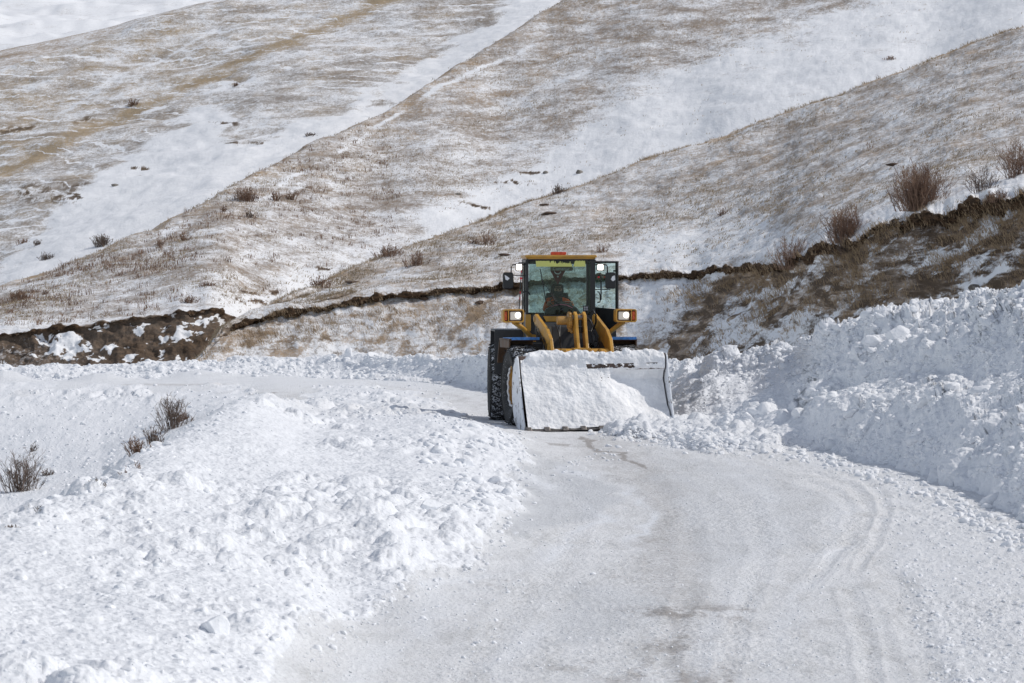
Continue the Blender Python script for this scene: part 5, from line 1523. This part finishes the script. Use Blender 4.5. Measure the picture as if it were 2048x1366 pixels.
FLD = [(-60,1400),(430,1400),(570,1345),(715,1235),(890,1150),(985,1085),(1015,1010),(1030,940),(1020,885),(980,860),(900,848),(740,836),(500,830),(370,870),(200,980),(-60,1090)]
def in_field(px, py): return bool(poly_in(np.array([px]), np.array([py]), FLD)[0])
def ok1(px, py): return in_field(px, py) and lump_ok(px, py)
scatter(650, U_(-30, 1050), U_(830, 1380), .010, .075, ['ground'], ok1, 3.5, .8)
scatter(220, U_(-30, 1050), U_(830, 1380), .010, .05, ['ground'], in_field, 4, .6)
scatter(34, U_(-30, 1000), U_(850, 1380), .07, .15, ['ground'], in_field, 1.5, 1.15)
fx, fy = along([(600,1330),(745,1235),(925,1150),(1005,1085),(1040,1000),(1048,930),(1035,880),(1000,858),(930,845),(870,832),(740,832)], 16); scatter(420, fx, fy, .010, .05, ['ground'], None, 3.5)
fx, fy = along([(1020,880),(960,900),(900,880),(860,930),(940,960),(980,1000),(900,1010)], 26); scatter(160, fx, fy, .03, .12, ['ground'], None, 2.5, .5)
fx, fy = along([(1345,862),(1480,890),(1600,905),(1700,930),(1850,985),(1950,1030),(2060,1090)], 24); scatter(900, fx, fy, .015, .085, ['ground', 'bank'], None, 3.5)
fx, fy = along([(1200,862),(1260,862),(1330,880),(1400,890),(1500,890)], 18); scatter(500, fx, fy, .015, .08, ['ground', 'bank'], None, 3)
scatter(3800, U_(1330, 2060), U_(570, 1040), .012, .075, ['bank'], lump_ok, 3.5, .5)
scatter(900, U_(1330, 2060), U_(570, 800), .02, .10, ['bank'], None, 3.5, .5)
scatter(90, U_(1350, 2060), U_(600, 1020), .08, .2, ['bank'], None, 2.0, .75)
fx, fy = along([(1345,713),(1450,703),(1590,702),(1625,668),(1700,648),(1850,606),(1950,585),(2060,572)], 9); scatter(320, fx, fy, .02, .11, ['bank'], None, 2.5, .5)
scatter(1500, U_(1700, 2060), U_(950, 1380), .006, .03, ['ground'], lambda px, py: px > 1740 + (py - 960) * .3, 3)
scatter(2200, U_(620, 2050), U_(880, 1380), .004, .017, ['ground'], lump_ok, 3)
scatter(900, U_(620, 1500), U_(1080, 1380), .004, .016, ['ground'], None, 3)
fx, fy = along([(1210,915),(1130,930),(1230,905),(1110,945),(1190,950)], 14); scatter(50, fx, fy, .015, .05, ['ground'])
fx, fy = along([(1170,1170),(900,1260),(820,1200),(1000,1300),(950,1250)], 60); scatter(70, fx, fy, .01, .032, ['ground'])
scatter(900, U_(-30, 975), U_(706, 760), .03, .12, ['berm'], None, 3)
scatter(900, U_(-30, 520), U_(770, 1000), .015, .07, ['ground'], lambda px, py: not in_field(px, py), 3.5)
scatter(160, U_(600, 900), U_(770, 840), .02, .07, ['ground'])
place_clods(clods, 'snow_clods')
print("clods", len(clods))

def rock_mat():
    m, nt, b = mat_new("lichen_grey_rock"); t = NT(nt); n = t.noise(t.pos(), 6.0, 6, .7)
    t.L.new(t.mix(t.ramp(n, .35, .65), (.10, .085, .07), (.30, .275, .24)), b.inputs['Base Color']); b.inputs['Roughness'].default_value = .9
    t.L.new(t.bump(n, .05), b.inputs['Normal'])
    return m
M['rock'] = rock_mat()
M['clod_earth'] = simple("turned_earth", (.075, .047, .032), .9, 0, .3, 8.0)
def rock(px, py, s, label, mat, names, seed, asp, name='rock', cat='rock'):
    p, n, k = hit(px, py, names)
    if p is None: print("no hit rock", px, py); return
    r_ = np.random.default_rng(seed); v, f = ico(3)
    for c in range(9):
        n = r_.normal(size=3); n /= np.linalg.norm(n); d = r_.uniform(.5, .8)
        v = v - np.maximum(v @ n - d, 0)[:, None] * n
    v = v * (1 + .25 * (fbm(v[:, 0] * 2.5, v[:, 1] * 2.5, v[:, 2] * 2.5, 4, seed) - .5))[:, None] * np.array(asp) * s
    o = np_mesh(name, v, f, M[mat], False); o.location = (p.x, p.y, p.z + s * .1)
    return tag(o, label, cat)
rock(1160, 346, .17, 'pale grey boulder standing in the white snow above the near ridge', 'rock', ['mid'], 3, (1, .8, .9))
rock(915, 389, .13, 'dark rock left of the dark rock line on the middle hill', 'rock', ['mid'], 4, (1.2, .8, .6))
rock(1091, 347, .14, 'dark stone at the right end of the upper rock line', 'rock', ['mid'], 5, (1.0, .8, .7))
rock(1097, 428, .22, 'larger bare brown earth clump on the near slope above the cab', 'clod_earth', ['spur'], 6, (1.3, .8, .45), 'earth_clump', 'earth clump')
rock(1088, 411, .14, 'smaller bare brown earth clump just above the larger one', 'clod_earth', ['spur'], 7, (1.4, .8, .4), 'earth_clump', 'earth clump')
rock(1008, 511, .15, 'flat brown earth clump in the snow left of the cab', 'clod_earth', ['spur'], 8, (1.6, .8, .4), 'earth_clump', 'earth clump')
rock(705, 566, .16, 'brown earth clump near the left end of the near slope', 'clod_earth', ['spur'], 9, (1.8, .8, .4), 'earth_clump', 'earth clump')
rock(848, 600, .02 + .13, 'dark earth clump below the cut edge left of the loader', 'clod_earth', ['spur'], 10, (1.1, .8, .7), 'earth_clump', 'earth clump')
rock(958, 606, .15, 'dark earth clump closest to the loader below the cut edge', 'clod_earth', ['spur'], 11, (1.2, .8, .6), 'earth_clump', 'earth clump')
rock(230, 372, .15, 'small dark stone beside the white gully on the back hill', 'rock', ['back'], 12, (1.3, .8, .6))
rock(1790, 330, .17, 'upper dark earth streak right of the thin stalked shrub', 'clod_earth', ['spur'], 13, (1.8, .8, .35), 'earth_clump', 'earth clump')
rock(1955, 640 - 60, .2, 'grey stone half buried in the shaded right cut', 'rock', ['spur'], 14, (1.2, .8, .8))

def block(px, py, s, label, names=None, seed=0, asp=(1, .9, .75)):
    p, n, k = hit(px, py, names)
    if p is None: print("no hit block", px, py); return
    r_ = np.random.default_rng(seed + 900)
    v, f = ico(4); v = v.copy()
    for c in range(9):
        n = r_.normal(size=3); n /= np.linalg.norm(n); d = r_.uniform(.35, .7)
        q = v @ n; v = v - np.maximum(q - d, 0)[:, None] * n
    nn = v / np.linalg.norm(v, axis=1, keepdims=True)
    v = v + nn * (.10 * (fbm(v[:, 0] * 3, v[:, 1] * 3, v[:, 2] * 3, 4, seed) - .5))[:, None]
    v = v * np.array(asp) * s
    o = np_mesh('snow_block', v, f, M['snow_clod'], True)
    o.location = (p.x, p.y, p.z + s * .08); o.rotation_euler = (r_.uniform(-.3, .3), r_.uniform(-.3, .3), r_.uniform(0, 3))
    return tag(o, label, 'snow block', 'large broken snow blocks')
block(425, 1262, .15, 'large pointed snow block with a shaded left side on the left shoulder', ['ground'], 33, (1, .8, .9))
block(932, 932, .20, 'big rounded snow block near the road edge in front of the left wheels', ['ground'], 2)
block(855, 1012, .20, 'flat snow slab on the shoulder left of the icy road patch', ['ground'], 3, (1.2, .9, .5))
block(1600, 832, .18, 'square snow block half way up the right bank', ['bank'], 4)
block(1500, 838, .17, 'snow block left of the square one at the foot of the right bank', ['bank', 'ground'], 5)
block(1972, 1034, .085, 'lone white snow lump at the foot of the right bank near the edge', ['ground', 'bank'], 6, (1.2, .9, .8))
block(1740, 690, .22, 'snow block standing on the crest of the right bank', ['bank'], 7)
block(1800, 672, .24, 'broad snow block to the right of the crest block', ['bank'], 8, (1.3, .9, .7))
block(700, 712, .20, 'upright snow block on the far berm left of the loader', ['berm'], 9, (.8, .8, 1.2))
block(745, 712, .16, 'low snow block right of the upright one on the far berm', ['berm'], 10, (1.4, .9, .8))
block(1215, 893, .075, 'small oval snow lump beside the brown tyre streak on the road', ['ground'], 11, (1.5, .9, .7))
